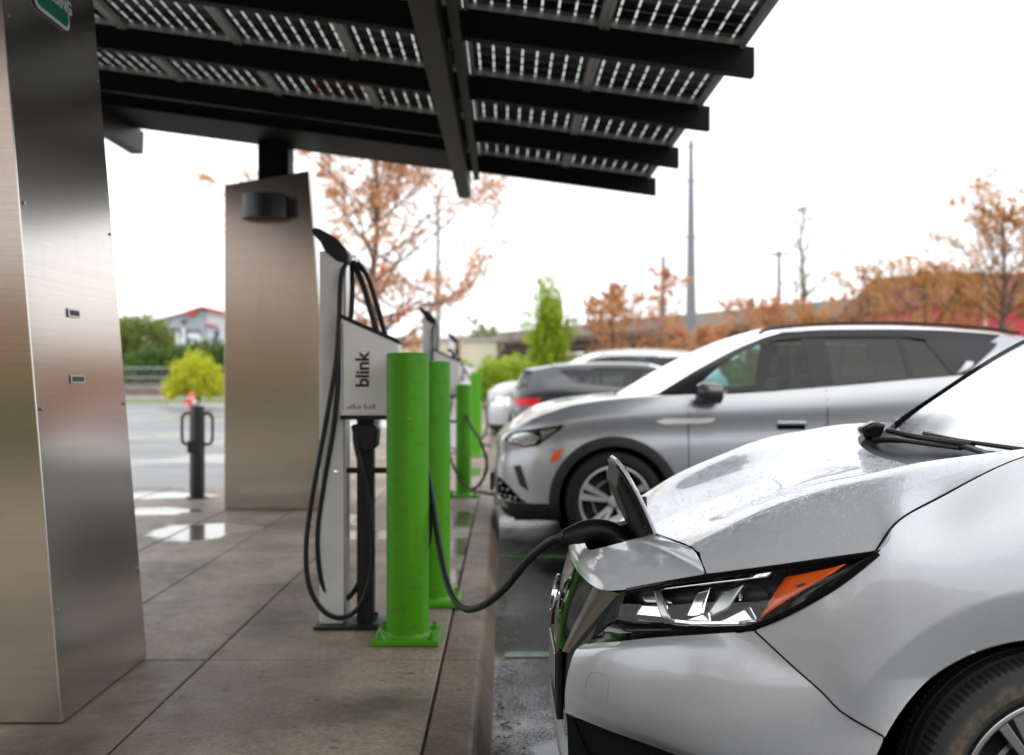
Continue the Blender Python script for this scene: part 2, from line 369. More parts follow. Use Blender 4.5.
M['leaf_green']=leafmat('leaf_green',(.05,.11,.02),(.14,.22,.045),1)
M['leaf_olive']=leafmat('leaf_olive',(.14,.19,.04),(.28,.33,.07),1)
M['leaf_pale']=leafmat('leaf_pale',(.35,.36,.22),(.5,.5,.3))
M['bark']=plain('bark',(.11,.09,.065),.85,var=.4,scale=14)
M['bark_pale']=plain('bark_pale',(.25,.22,.18),.8,var=.3,scale=10)
M['mast']=plain('mast_grey',(.20,.21,.225),.6)
M['galv']=plain('galvanised',(.36,.38,.40),.5,.4)
M['pole_wood']=plain('pole_wood',(.16,.13,.11),.8)
M['bridge']=plain('bridge_concrete',(.30,.25,.21),.8,var=.25,scale=.3)
M['red_wall']=plain('red_wall',(.55,.045,.06),.6,var=.15,scale=.5)
M['roof_brown']=plain('roof_brown',(.22,.07,.045),.7,var=.2,scale=.5)
M['grey_wall']=plain('grey_wall',(.36,.40,.43),.7,var=.08,scale=.2)
M['pale_wall']=plain('pale_wall',(.60,.64,.68),.6,var=.06,scale=.2)
M['red_trim']=plain('red_trim',(.55,.05,.04),.5)
M['cream']=plain('cream_wall',(.62,.58,.44),.7,var=.1,scale=.4)
M['graf_w']=plain('graffiti_white',(.72,.78,.78),.6); M['graf_d']=plain('graffiti_dark',(.05,.09,.10),.6)
M['grass']=plain('grass',(.16,.20,.04),.9,var=.4,scale=1.5)
M['ground']=plain('ground',(.14,.12,.085),.9,var=.3,scale=.3)
M['gravel']=plain('gravel',(.25,.235,.225),.9,var=.25,scale=2)
M['ballast']=plain('ballast',(.16,.11,.09),.9,var=.35,scale=1)
M['hyd_red']=plain('hydrant_red',(.62,.07,.03),.4); M['hyd_white']=plain('hydrant_white',(.7,.7,.68),.4)
M['post_black']=plain('post_black',(.016,.017,.019),.35)
# ================================================================== SETTING
def st(o): return tag(o, kind='structure')
g=MB(); g.grid([[Vector((x,y,-.02)) for x in (-400,-40,0,60,400)] for y in (-300,-20,60,400)])
st(g.build('ground',M['ground']))
st(MB().grid([[Vector((x,y,0.0)) for x in (-.06,30,70)] for y in (-30,10,46)]).build('parking_lot',M['asphalt']))
st(MB().grid([[Vector((x,y,0.006)) for x in (-60,-20,-2.33)] for y in (10.98,20,53)]).build('road',M['road']))
sw=MB()
jx=[-9.2,-7.5,-5.8,-4.4,-3.35,-2.33,-1.765,-1.165,-.246]; jy=[-9,-6.3,-3.7,-1.1,1.55,4.19,6.83,9.0,10.84]
random.seed(3)
def slab(x0,x1,y0,y1,z=.14):
    g_=.0045; b=.006; dz=random.uniform(-.0012,.0012); z+=dz
    x0+=g_;x1-=g_;y0+=g_;y1-=g_
    sw.add([(x0,y0,0.02),(x1,y0,0.02),(x1,y1,0.02),(x0,y1,0.02),(x0,y0,z-b),(x1,y0,z-b),(x1,y1,z-b),(x0,y1,z-b),
            (x0+b,y0+b,z),(x1-b,y0+b,z),(x1-b,y1-b,z),(x0+b,y1-b,z)],
           [(0,1,5,4),(1,2,6,5),(2,3,7,6),(3,0,4,7),(4,5,9,8),(5,6,10,9),(6,7,11,10),(7,4,8,11),(8,9,10,11)])
for a,b in zip(jx,jx[1:]):
    for c,d in zip(jy,jy[1:]): slab(a,b,c,d)
yy=10.84
while yy<44:
    for a,b in zip(jx[5:],jx[6:]): slab(a,b,yy,yy+2.6)
    yy+=2.6
st(sw.build('sidewalk',M['concrete']))
st(MB().box(-9.2,-.236,-9,10.84,0,.128).box(-2.33,-.236,10.84,44,0,.128).build('joint_bed',M['joint']))
kb=MB(); y=-8.0
while y<44:
    y1=y+3.05
    prof=[(-.238,.0),(-.238,.138),(-.112,.140),(-.098,.135),(-.088,.122),(-.046,.0)]
    kb.prism(prof,'y',y+.004,y1-.004); y=y1
st(kb.build('kerb',M['kerb']))
pk=MB()
for yl in (-.6,2.13,4.81,7.45,10.1,12.8,15.5,18.2,20.9,23.6): pk.box(.0,5.2,yl-.045,yl+.045,.001,.004)
st(pk.build('stall_lines',M['green_line']))
# damp plaster-white marks near the charger base: thin painted survey marks
# verge beyond road
st(MB().grid([[Vector((x,y,.03)) for x in (-90,-40,-4)] for y in (53,57,60)]).build('grass_verge',M['grass']))
st(MB().grid([[Vector((x,y,.05)) for x in (-90,-40,-4)] for y in (60,68,73)]).build('gravel_path',M['gravel']))
st(MB().box(-90,-4,73,78,0,.9).build('ballast_bank',M['ballast']))
st(MB().grid([[Vector((x,y,.02)) for x in (-9,0,.0-.25)] for y in (44,48,56)]).build('lawn',M['grass']))
# leaf litter along kerb
random.seed(11)
lt=MB()
for i in range(420):
    yq=random.uniform(1.6,9.5); x=-.035+abs(random.gauss(0,.045)); s=random.uniform(.006,.017); a=random.uniform(0,6.3)
    z=.006+random.random()*.006
    lt.add([(x+s*math.cos(a+k*1.57)*(1 if k%2 else .5),yq+s*math.sin(a+k*1.57)*(1 if k%2 else .5),z+random.uniform(0,.006)) for k in range(4)],[(0,1,2,3)])
tag(lt.build('leaf_litter',plain('litter',(.16,.12,.03),.8,var=.8,scale=30)),'small yellow and brown leaf litter caught along the foot of the kerb','leaf litter',kind='stuff')

# ------------------------------------------------------------------ pillars
def pillar(x1,y0,y1,w,zl,zr,label,skew=0):
    # right side leans in by .077 per m, left side upright
    h=lambda z:z-.14
    xs=lambda z:x1+.004-.083*h(z)
    x0=x1-w
    root=empty('steel_pillar',((x0+x1)/2,(y0+y1)/2,.14),label,'pillar','stainless clad canopy pillars')
    zb=.145
    vs=[(x0,y0,zb),(x1,y0,zb),(x1,y1,zb),(x0,y1,zb),(x0,y0,zl),(xs(zr),y0,zr),(xs(zr),y1,zr),(x0,y1,zl)]
    MB().add(vs,[(0,3,2,1),(4,5,6,7),(0,1,5,4),(1,2,6,5),(2,3,7,6),(3,0,4,7)]).build('cladding',M['steel'],root,bevel=.004)
    MB().box(x0+.02,x1-.02,y0+.02,y1-.02,.141,.15).build('base_gasket',M['gap'],root)
    sc=MB()
    for z in (.5,1.14,1.8,2.4):
        for yq in (y0+.03,y1-.03):
            sc.lathe([(.006,0),(.006,.003),(.0,.004)],(xs(z),yq,z),'x',10)
    sc.build('rivet',M['satin'],root)
    return root,xs
p1,xs1=pillar(-1.405,3.41,4.22,.83,3.2,3.3,'large brushed steel pillar at the left edge of the photo, with a green sign high on its side')
p2,xs2=pillar(-1.405,8.96,9.77,.935,2.85,2.97,'farther brushed steel pillar with a slanted top and a black wall lamp')
# labels on pillar 1
def side_plate(name,y0,y1,z0,z1,mat,parent,off=.003,th=.003,r=0,org=None):
    mb=MB(); pts=[]
    if r:
        for (cy,cz,a0) in ((y1-r,z0+r,-90),(y1-r,z1-r,0),(y0+r,z1-r,90),(y0+r,z0+r,180)):
            for k in range(6): a=R(a0+k*18); pts.append((cy+r*math.cos(a),cz+r*math.sin(a)))
    else: pts=[(y0,z0),(y1,z0),(y1,z1),(y0,z1)]
    n=len(pts)
    vs=[(xs1(z)+off,yq,z) for yq,z in pts]+[(xs1(z)+off+th,yq,z) for yq,z in pts]
    mb.add(vs,[tuple(range(n))[::-1],tuple(range(n,2*n))]+[(i,(i+1)%n,n+(i+1)%n,n+i) for i in range(n)])
    return mb.build(name,mat,parent,org=org)
for (ya,yb,za,zb_,lab) in ((3.715,3.815,1.452,1.482,'small grey metal tag on the near steel pillar, the upper of two'),(3.69,3.81,1.222,1.25,'small grey metal tag on the near steel pillar, the lower of two')):
    r_=empty('metal_tag',(xs1(za),(ya+yb)/2,za),lab,'tag','metal tags on the near pillar')
    side_plate('tag_plate',ya,yb,za,zb_,M['satin'],r_,off=.001)
    side_plate('tag_face',ya+.012,yb-.012,za+.006,zb_-.006,M['ink'],r_,off=.0045,th=.001)
sg=empty('parking_sign',(xs1(2.5),3.79,2.5),'green sign with white border and lettering high on the side of the near steel pillar','sign')
side_plate('sign_border',3.635,3.935,2.50,2.98,M['sign_white'],sg,off=.004,r=.04)
side_plate('sign_face',3.648,3.922,2.513,2.967,M['teal'],sg,off=.0075,th=.001,r=.032)
for i,(t,z) in enumerate((('ELECTRIC',2.89),('VEHICLE',2.74),('CHARGING',2.59))):
    # text plane: text x -> +Y, text y -> +Z, normal -> +X
    mt=Matrix(((0,-.083,1,xs1(z)+.0098),(1,0,0,3.785),(0,1,0,z),(0,0,0,1)))
    text_mesh(t,.066,M['sign_white'],'lettering',sg,mt,.0006,.0015)
# wall lamp on pillar 2
wl=empty('wall_lamp',(-1.98,8.96,2.54),'black half drum wall lamp mounted near the top of the farther steel pillar','wall lamp')
prof=[(0,2.54),(.15,2.545),(.195,2.56),(.195,2.75),(.19,2.755),(0,2.755)]
MB().lathe([(r,h) for r,h in prof],(-1.99,8.955,0),'z',28,180,360).build('lamp_housing',M['post_black'],wl,smooth=True,angle=30)
MB().box(-2.06,-1.74,8.93,8.956,2.57,2.73).build('back_plate',M['post_black'],wl)

# ------------------------------------------------------------------ solar canopy
SL=.135
def Zb(x): return 2.813+SL*(1.3-x)
cn=empty('solar_canopy',(-1.8,6.5,.14),'black framed solar panel canopy roof on beams above the chargers','canopy')
def sloped(mb,x0,x1,y0,y1,h0,h1):
    return mb.add([(x0,y0,Zb(x0)+h0),(x1,y0,Zb(x1)+h0),(x1,y1,Zb(x1)+h0),(x0,y1,Zb(x0)+h0),(x0,y0,Zb(x0)+h1),(x1,y0,Zb(x1)+h1),(x1,y1,Zb(x1)+h1),(x0,y1,Zb(x0)+h1)],
       [(0,3,2,1),(4,5,6,7),(0,1,5,4),(1,2,6,5),(2,3,7,6),(3,0,4,7)])
PX,PY=.735,1.216
for i in range(9):
    yb=9.28-PY*i
    b=MB(); sloped(b,-3.93,1.3,yb-.035,yb+.035,0,.15); b.build('cross_beam',M['canopy'],cn)
for yb in (8.5,2.95):
    b=MB(); sloped(b,-3.9,-.43,yb,yb+.77,-.004,.13); sloped(b,-3.9,-.43,yb-.03,yb+.80,-.02,-.005); b.build('main_girder',M['canopy'],cn)
    z0=2.7 if yb>5 else 3.0
    MB().box(-2.085,-1.825,yb+.56,yb+.80,z0,Zb(-1.9)).build('post',M['canopy'],cn,bevel=.006)
for (x,w,d,y1) in ((-.355,.11,.21,9.52),(-3.25,.11,.21,9.52),(-.245,.05,.07,9.33)):
    b=MB(); x0,x1=x-w/2,x+w/2
    b.add([(x0,-.6,Zb(x)-d),(x1,-.6,Zb(x)-d),(x1,y1-.02,Zb(x)-d),(x0,y1-.02,Zb(x)-d),(x0,-.6,Zb(x0)-.003),(x1,-.6,Zb(x1)-.003),(x1,y1,Zb(x1)-.003),(x0,y1,Zb(x0)-.003)],
       [(0,3,2,1),(4,5,6,7),(0,1,5,4),(1,2,6,5),(2,3,7,6),(3,0,4,7)])
    b.build('purlin',M['girder'],cn)
first=None
for j in range(7):
    for i in range(8):
        xc=1.25-PX*(j+.5); yc=9.28-PY*(i+.5)
        if first is None:
            hx,hy=PX/2-.004,PY/2-.004
            q=lambda x,y,h:(xc+x,yc+y,Zb(xc+x)+h)
            pm=MB(); pm.add([q(-hx,-hy,.185),q(hx,-hy,.185),q(hx,hy,.185),q(-hx,hy,.185)],[(0,1,2,3)])
            org=(xc,yc,Zb(xc)+.18)
            first=pm.build('solar_panel',M['cells'],None,org=org)
            ORG[first.name]=Vector(org); first.parent=cn; first.location=Vector(org)-ORG[cn.name]
            fm=MB()
            for a,b,c,d in ((-hx,hx,-hy,-hy+.03),(-hx,hx,hy-.03,hy),(-hx,-hx+.022,-hy+.03,hy-.03),(hx-.022,hx,-hy+.03,hy-.03)):
                fm.add([q(a,c,.135),q(b,c,.135),q(b,d,.135),q(a,d,.135),q(a,c,.19),q(b,c,.19),q(b,d,.19),q(a,d,.19)],[(0,3,2,1),(4,5,6,7),(0,1,5,4),(1,2,6,5),(2,3,7,6),(3,0,4,7)])
            fr=fm.build('panel_frame',M['alu'],first); base=(xc,yc)
            # junction box
        else:
            c=first.copy(); COL.objects.link(c); c.parent=cn
            dx,dy=xc-base[0],yc-base[1]; c.location=first.location+Vector((dx,dy,-SL*dx))
            d=fr.copy(); COL.objects.link(d); d.parent=c
# ------------------------------------------------------------------ green bollards
def bollard(x,y,h,r,label):
    t=empty('green_bollard',(x,y,.14),label,'bollard','green bollards along the kerb')
    MB().lathe([(r,.155),(r,.14+h-.006),(r-.006,.14+h),(.0,.14+h+.004)],(x,y,0),'z',40).build('post',M['bollard'],t,smooth=True,angle=30)
    MB().box(x-.137,x+.137,y-.135,y+.135,.141,.163).build('base_plate',M['bollard'],t,bevel=.004)
    MB().lathe([(r+.014,.163),(r+.004,.170),(r+.001,.178)],(x,y,0),'z',32).build('weld',M['bollard'],t,smooth=True)
    for sx in (-1,1):
        for sy in (-1,1):
            cx,cy=x+sx*.108,y+sy*.106
            b=MB().lathe([(.016,.163),(.016,.172),(.009,.1725),(.009,.192),(.007,.194),(0,.194)],(cx,cy,0),'z',6); b.build('bolt',M['bollard'],t)
    return t
bollard(-.41,4.53,1.205,.089,'nearest and widest green bollard, directly in front of the nearest charger')
bollard(-.352,5.26,1.18,.084,'green bollard half hidden just behind the nearest green bollard')
bollard(-.385,9.98,1.04,.07,'shorter green bollard beside the second charger')
bollard(-.41,15.2,1.18,.078,'farthest green bollard, rising behind the short one')
# black bollard with handles
bb=empty('black_bollard',(-2.82,9.85,.14),'black removable bollard with two loop handles, in front of the wet road','bollard')
MB().lathe([(.068,.15),(.068,.97),(.062,.985),(.0,.99)],(-2.82,9.85,0),'z',24).build('post',M['post_black'],bb,smooth=True,angle=30)
MB().lathe([(.105,.141),(.105,.152),(.07,.16)],(-2.82,9.85,0),'z',20).build('base_flange',M['post_black'],bb,smooth=True)
for s in (-1,1):
    pts=cr([(-2.82+s*a,9.85,z) for a,z in ((.06,.915),(.105,.915),(.135,.885),(.14,.78),(.135,.665),(.105,.635),(.06,.635))],5)
    MB().tube(pts,.014,8).build('handle',M['post_black'],bb,smooth=True)
MB().box(-2.89,-2.80,9.76,9.80,.56,.67).build('lock_box',M['post_black'],bb,bevel=.01)

# ------------------------------------------------------------------ chargers
def charger(x,y,label):
    t=empty('charging_station',(x,y,.14),label,'charger','electric vehicle chargers in a row')
    O=lambda a,b,c:(x+a,y+b,c)
    def bx(mb,a0,a1,b0,b1,c0,c1): return mb.box(x+a0,x+a1,y+b0,y+b1,c0,c1)
    bx(MB(),-.20,-.092,-.04,.09,.152,1.80).build('cable_tower',M['tower'],t,bevel=.006)
    bx(MB(),-.089,-.083,-.035,.085,.152,1.78).build('tower_edge',M['satin'],t)
    bx(MB(),-.215,.09,-.11,.13,.141,.155).build('base_plate',M['black_plastic'],t,bevel=.003)
    MB().lathe([(.115,.155),(.11,.163),(.045,.175),(.045,.19)],O(.01,.0,0),'z',24).build('post_foot',M['black_plastic'],t,smooth=True,angle=30)
    bx(MB(),-.036,.038,-.04,.04,.165,1.075).build('post',M['black_plastic'],t,bevel=.008)
    arm=[(-.237,1.885),(-.228,1.905),(-.20,1.90),(-.13,1.862),(-.085,1.81),(-.068,1.775),(-.075,1.745),(-.12,1.755),(-.175,1.80),(-.195,1.84)]
    MB().prism([(x+a,c) for a,c in arm],'y',y-.05,y+.07).build('cable_arm',M['black_plastic'],t,bevel=.008)
    hd=[(-.098,1.075),(.155,1.075),(.155,1.392),(-.098,1.505)]
    h=MB().prism([(x+a,c) for a,c in hd],'y',y-.095,y+.085).build('head_box',M['box_white'],t,bevel=.006)
    bx(MB(),-.090,-.086,-.097,-.0955,1.10,1.48).build('side_seam',M['label_grey'],h)
    top=[(-.102,1.503),(.159,1.388),(.159,1.405),(-.102,1.522)]
    MB().prism([(x+a,c) for a,c in top],'y',y-.10,y+.09).build('head_lid',M['black_plastic'],t,bevel=.003)
    bx(MB(),-.10,.157,-.1,.087,1.058,1.076).build('head_base',M['black_plastic'],t,bevel=.003)
    # 'blink' reads upwards
    mt=Matrix(((0,-1,0,x+.0),(0,0,-1,y-.0965),(1,0,0,1.275),(0,0,0,1)))
    text_mesh('blink',.082,M['ink'],'lettering',h,mt,.0008,.0022,spacing=.97)
    lb=MB()
    for k in range(9): 
        a=-.07+k*.013+(.01 if k>4 else 0); lb.box(x+a,x+a+.008,y-.0966,y-.0957,1.105,1.105+.01+.012*((k*7)%3)/2)
    lb.build('small_print',M['label_grey'],h)
    ho=[(-.055,1.035),(.03,1.04),(.065,1.02),(.06,.94),(.015,.91),(-.02,.93),(-.045,.99)]
    MB().prism([(x+a,c) for a,c in ho],'y',y-.10,y+.02).build('plug_holster',M['black_plastic'],t,bevel=.01)
    bx(MB(),-.083,.16,.0,.03,.815,.84).build('cross_bar',M['black_plastic'],t,bevel=.004)
    MB().lathe([(.012,0),(.012,.004),(.0,.006)],O(-.125,-.045,.835),'y',12).build('rivet',M['chrome'],t)
    return t
def hanging(t,x,y,rad=.0115):
    S=1075/4.79
    def q(px,py,dy=0):  # measured on the nearest charger, carried to each copy
        return Vector((x+(px-CX)/S+.62, y+dy, CAMH-(py-CY)/S))
    A=[(347,262,-.02),(343,280,-.06),(342,320,-.09),(340,360,-.11),(334,400,-.12),(325,450,-.12),(316,500,-.12),(311,545,-.12),(314,580,-.12),(327,604,-.12),(345,612,-.12),(362,602,-.12),(373,575,-.12),(376,540,-.12),(372,500,-.12),(365,465,-.13),(359,440,-.12),(359,425,-.09)]
    B=[(352,264,.0),(353,290,-.02),(352,312,-.02),(351,322,-.03)]
    C=[(343,330,-.06),(341,380,-.08),(336,430,-.08),(327,480,-.07),(320,530,-.06),(322,575,-.04),(333,600,-.02),(348,598,.0),(360,580,.02),(368,555,.03),(372,520,.03)]
    for L in (A,B,C): MB().tube(cr([q(*p) for p in L],5),rad,8).build('hanging_cable',M['rubber'],t,smooth=True)
c1=charger(-.62,4.79,'nearest charger with blink lettering on its white head, behind the widest green bollard'); hanging(c1,-.62,4.79)
c2=charger(-.58,10.19,'second charger, its grey head seen behind the half hidden green bollard'); hanging(c2,-.58,10.19)
c3=charger(-.62,15.8,'third charger, the farthest pale tower in the row'); hanging(c3,-.62,15.8)
def longcable(t,pts,r=.0135,n=7,name='charging_cable'):
    return MB().tube(cr(pts,n),r,10).build(name,M['rubber'],t,smooth=True)
longcable(c1,[P(353,262,4.78),P(362,282,4.74),P(370,308,4.72),P(378,335,4.72),P(386,362,4.74),P(400,400,4.74),P(415,435,4.72),P(426,465,4.66),P(433,505,4.55),P(440,550,4.42),P(449,588,4.25),P(463,608,4.05),P(482,606,3.85),P(505,588,3.65),P(528,560,3.42),P(550,542,3.25),P(566,536,3.18)],.0135)
longcable(c1,[P(357,262,4.80),P(368,278,4.80),P(377,305,4.80),P(384,330,4.80),P(391,355,4.80),P(402,395,4.82),P(418,440,4.85),P(430,500,4.9),P(428,545,4.95),P(415,580,5.0),P(405,600,5.0)],.0115)
longcable(c2,[P(447,350,10.2),P(452,352,10.2),P(458,372,10.15),P(462,400,10.1),P(470,424,9.8),P(480,440,9.6),P(486,458,9.5),P(486,472,9.5),P(478,486,9.5),P(470,490,9.45),P(480,492,9.2),P(492,494,9.0),P(503,492,9.3)],.014)
longcable(c2,[P(444,405,10.1),P(446,440,10.05),P(455,470,9.9),P(464,484,9.8),P(474,491,9.7),P(486,492,9.6)],.012)
longcable(c3,[P(455,345,15.8),P(462,365,15.7),P(474,385,15.5),P(483,400,15.3),P(487,420,15.2),P(485,435,15.2),P(478,442,15.2),P(490,446,15.0)],.014)
# ================================================================== BACKGROUND
def grow(root_p, H, spread, seed, lean=0.0, depth=4, n0=7, upw=.55, trunkr=.06, clear=.25):
    """branching skeleton -> list of tubes and twig points"""
    rnd=random.Random(seed); tubes=[]; tips=[]
    base=Vector(root_p)
    tr=[base+Vector((rnd.uniform(-1,1)*.015*H*k/6+lean*H*k/6, rnd.uniform(-1,1)*.015*H*k/6, H*.93*k/6)) for k in range(7)]
    tubes.append((tr,[trunkr*(1-.85*k/6) for k in range(7)]))
    def branch(p,d,L,r,lv):
        pts=[p]; q=p.copy(); dd=d.copy()
        for k in range(4):
            dd=(dd+Vector((rnd.gauss(0,.16),rnd.gauss(0,.16),rnd.gauss(.06,.12)))).normalized(); q=q+dd*L/4; pts.append(q.copy())
        tubes.append((pts,[r*(1-.7*k/4) for k in range(5)]))
        for k in (2,3,4): tips.append((pts[k],L*.22))
        if lv>0:
            for k in range(rnd.choice((2,3,3))):
                t=rnd.choice((1,2,3,4)); nd=(dd*rnd.uniform(.5,1)+Vector((rnd.gauss(0,.7),rnd.gauss(0,.7),rnd.gauss(.15,.35)))).normalized()
                branch(pts[t],nd,L*rnd.uniform(.45,.7),r*.5,lv-1)
    nb=n0*3
    for k in range(nb):
        f=clear+(1-clear)*(k+rnd.random()*.8)/nb; f=min(.97,f)
        i=min(5,int(f*6)); p=tr[i].lerp(tr[i+1],f*6-i)
        a=k*2.4+rnd.uniform(-.5,.5); shape=math.sin(math.pi*min(1,(f-clear)/(1-clear)*.8+.2))**.7
        d=Vector((math.cos(a),math.sin(a),upw+rnd.uniform(-.2,.3)+.6*f)).normalized()
        branch(p,d,spread*shape*rnd.uniform(.6,1.05),trunkr*.42*(1.1-f),depth-2)
    return tubes,tips
def tree(name,p,H,spread,seed,leaf,label,cat='tree',group=None,per=5,ls=.06,trunkr=.06,bark='bark',upw=.55,clear=.25,n0=7,depth=4,lean=0):
    tubes,tips=grow(p,H,spread,seed,lean,depth,n0,upw,trunkr,clear); rnd=random.Random(seed+99)
    t=empty(name,p,label,cat,group)
    tb=MB()
    for pts,rs in tubes: tb.tube(pts,rs,5 if rs[0]>.03 else 4,cap=False)
    tb.build('trunk',M[bark],t)
    lf=MB(); V=[];Fc=[]
    for (q,sp) in tips:
        if per<=0: break
        k=per if rnd.random()<.8 else int(per*.3)
        for _ in range(k):
            c=q+Vector((rnd.gauss(0,sp*.5),rnd.gauss(0,sp*.5),rnd.gauss(0,sp*.5))); s=ls*rnd.uniform(.6,1.3)
            a=Vector((rnd.gauss(0,1),rnd.gauss(0,1),rnd.gauss(0,1))).normalized(); b=a.cross(Vector((rnd.gauss(0,1),rnd.gauss(0,1),rnd.gauss(0,1)))).normalized()
            o=len(V); V += [c-a*s, c+b*s*.6, c+a*s, c-b*s*.6]; Fc.append((o,o+1,o+2,o+3))
    if V: lf.v=V; lf.f=Fc; lf.build('crown',M[leaf],t)
    return t
def bush(name,c,rx,ry,rz,n,leaf,label,seed,ls=.07,cat='bush',group=None,spiky=.12,flat=.75,kind=None,single=False):
    rnd=random.Random(seed); V=[];Fc=[]
    for _ in range(n):
        th=rnd.uniform(0,2*math.pi); ph=math.acos(rnd.uniform(-.5,1)); r=rnd.uniform(.55,1.0)
        d=Vector((math.sin(ph)*math.cos(th),math.sin(ph)*math.sin(th),math.cos(ph)))
        lump=1+spiky*2.2*(noise.noise(d*2.3+Vector((seed,0,0))))+spiky*1.2*noise.noise(d*6+Vector((0,seed,0)))
        q=Vector((c[0]+d.x*rx*r*lump,c[1]+d.y*ry*r*lump,c[2]+rz*.45+(d.z)*rz*.58*r*lump)); 
        if q.z<c[2]: q.z=c[2]+rnd.random()*.1
        s=ls*rnd.uniform(.6,1.4); a=(d+Vector((rnd.gauss(0,.7),rnd.gauss(0,.7),rnd.gauss(.4,.6)))).normalized(); b=a.cross(Vector((rnd.gauss(0,1),rnd.gauss(0,1),rnd.gauss(0,1)))).normalized()
        o=len(V); V+=[q-a*s,q+b*s*.5,q+a*s,q-b*s*.5]; Fc.append((o,o+1,o+2,o+3))
    mb=MB(); mb.v=V; mb.f=Fc
    st_=MB()
    for k in range(7):
        a=k*.9+seed; st_.tube([(c[0],c[1],c[2]-.02),(c[0]+math.cos(a)*rx*.25,c[1]+math.sin(a)*ry*.25,c[2]+rz*.4),(c[0]+math.cos(a)*rx*.5,c[1]+math.sin(a)*ry*.5,c[2]+rz*.75)],[.05*rx,.03*rx,.012*rx],5)
    t=empty(name,c,label,cat,group)
    mb.build('foliage',M[leaf],t); st_.build('stem',M['bark'],t)
    return t
def G(px,Y,z=0): return Vector(((px-CX)/F*Y,Y,z))
# orange maple behind chargers
tree('maple_tree',G(374,25,.02),7.4,3.6,5,'leaf_orange','tall maple with thin orange spring leaves behind the nearest charger',per=30,ls=.043,trunkr=.15,upw=.28,clear=.16,n0=11)
gm='orange leafed trees beyond the parked cars'
tree('maple_tree',G(925,38,0),4.9,2.9,12,'leaf_amber','broad amber tree over the roof of the nearer grey crossover',group=gm,per=11,ls=.05,trunkr=.15,clear=.2)
tree('maple_tree',G(1003,36,0),7.0,2.9,13,'leaf_amber','tallest amber tree at the right edge, in front of the red building',group=gm,per=12,ls=.05,trunkr=.16,clear=.42,n0=9)
tree('maple_tree',G(868,42,0),5.3,2.6,14,'leaf_amber','amber tree left of the red building',group=gm,per=10,ls=.05,trunkr=.14,clear=.15)
tree('maple_tree',G(1085,36,0),6.4,2.9,33,'leaf_amber','amber tree standing past the right edge of the photo',group=gm,per=9,ls=.055,trunkr=.14,clear=.42)
tree('maple_tree',G(612,44,0),4.9,2.0,15,'leaf_orange','orange tree right of the lime green columnar tree',group=gm,per=18,ls=.055,trunkr=.11,clear=.1)
tree('maple_tree',G(662,46,0),6.0,2.0,16,'leaf_orange','slender half bare tree between the orange tree and the tall steel mast',group=gm,per=11,ls=.05,trunkr=.11,bark='bark_pale',clear=.12)
tree('maple_tree',G(762,44,0),4.1,2.3,17,'leaf_orange','low bushy orange tree just right of the tall steel mast',group=gm,per=18,ls=.055,trunkr=.1,clear=.08)
tree('maple_tree',G(815,47,0),3.9,2.3,18,'leaf_amber','low amber tree below the tall pale birch',group=gm,per=18,ls=.055,trunkr=.1,clear=.06)
tree('maple_tree',G(700,48,0),3.2,1.9,19,'leaf_orange','low orange thicket tree at the foot of the tall steel mast',group=gm,per=20,ls=.055,trunkr=.08,clear=.06)
tree('maple_tree',G(970,45,0),4.6,2.6,20,'leaf_amber','dense amber tree against the red building, behind the tallest one',group=gm,per=12,ls=.055,trunkr=.1,clear=.42)
tree('birch_tree',G(803,50,0),9.8,1.7,21,'leaf_pale','tall thin nearly bare birch with a pale crown','tree',per=2,ls=.05,trunkr=.2,bark='bark',clear=.4,upw=.9,n0=7)
# lime columnar tree, hedge
bush('columnar_tree',G(549,44,0),.85,.85,5.0,9000,'leaf_lime','lime green columnar tree above the distant parked cars',23,.085,cat='tree',spiky=.5)
for k,(px,Y,rx,rz,sd,lab) in enumerate(((516,42,1.1,2.1,1,'lime green shrub left of the columnar tree'),(493,40,.8,1.9,2,'lime green shrub at the right end of the cream wall'),(578,47,1.1,1.9,3,'lime green shrub right of the columnar tree'),(455,38,.8,1.9,4,'lime green shrub in front of the cream wall'),(545,46,1.0,2.0,6,'lime green shrub at the foot of the columnar tree'))):
    bush('shrub',G(px,Y,0),rx,rx,rz,2600,'leaf_lime',lab,sd,.085,group='lime shrubs round the columnar tree')
tree('willow_tree',G(484,70,0),4.2,2.0,41,'leaf_pale','pale olive tree far behind the second charger',per=9,ls=.1,trunkr=.09,clear=.2,upw=.9)
# left side
bush('yellow_bush',G(196,44,.02),1.22,1.15,2.1,7000,'leaf_yellow','round yellow green bush behind the black bollard',9,.07,spiky=.2)
for k,(px,Y,rx,rz,sd,lf_,lab) in enumerate(((140,84,3.3,6.0,31,'leaf_olive','rounded olive tree mass left of the graffiti building'),(112,86,3.0,5.6,32,'leaf_olive','olive tree mass at the side of the near steel pillar'),(200,82,4.4,3.5,33,'leaf_green','dark green bramble thicket below the graffiti wall'),(160,80,3.8,3.1,34,'leaf_green','dark green bramble thicket behind the rail fence'),(232,84,4,3.7,35,'leaf_green','dark green thicket beside the farther steel pillar'),(90,82,3.6,3.3,37,'leaf_green','dark green thicket partly behind the near steel pillar'))):
    bush('thicket',G(px,Y,.3),rx,2.2,rz,5200,lf_,lab,sd,.17,cat='shrubs',group='thickets on the far bank')
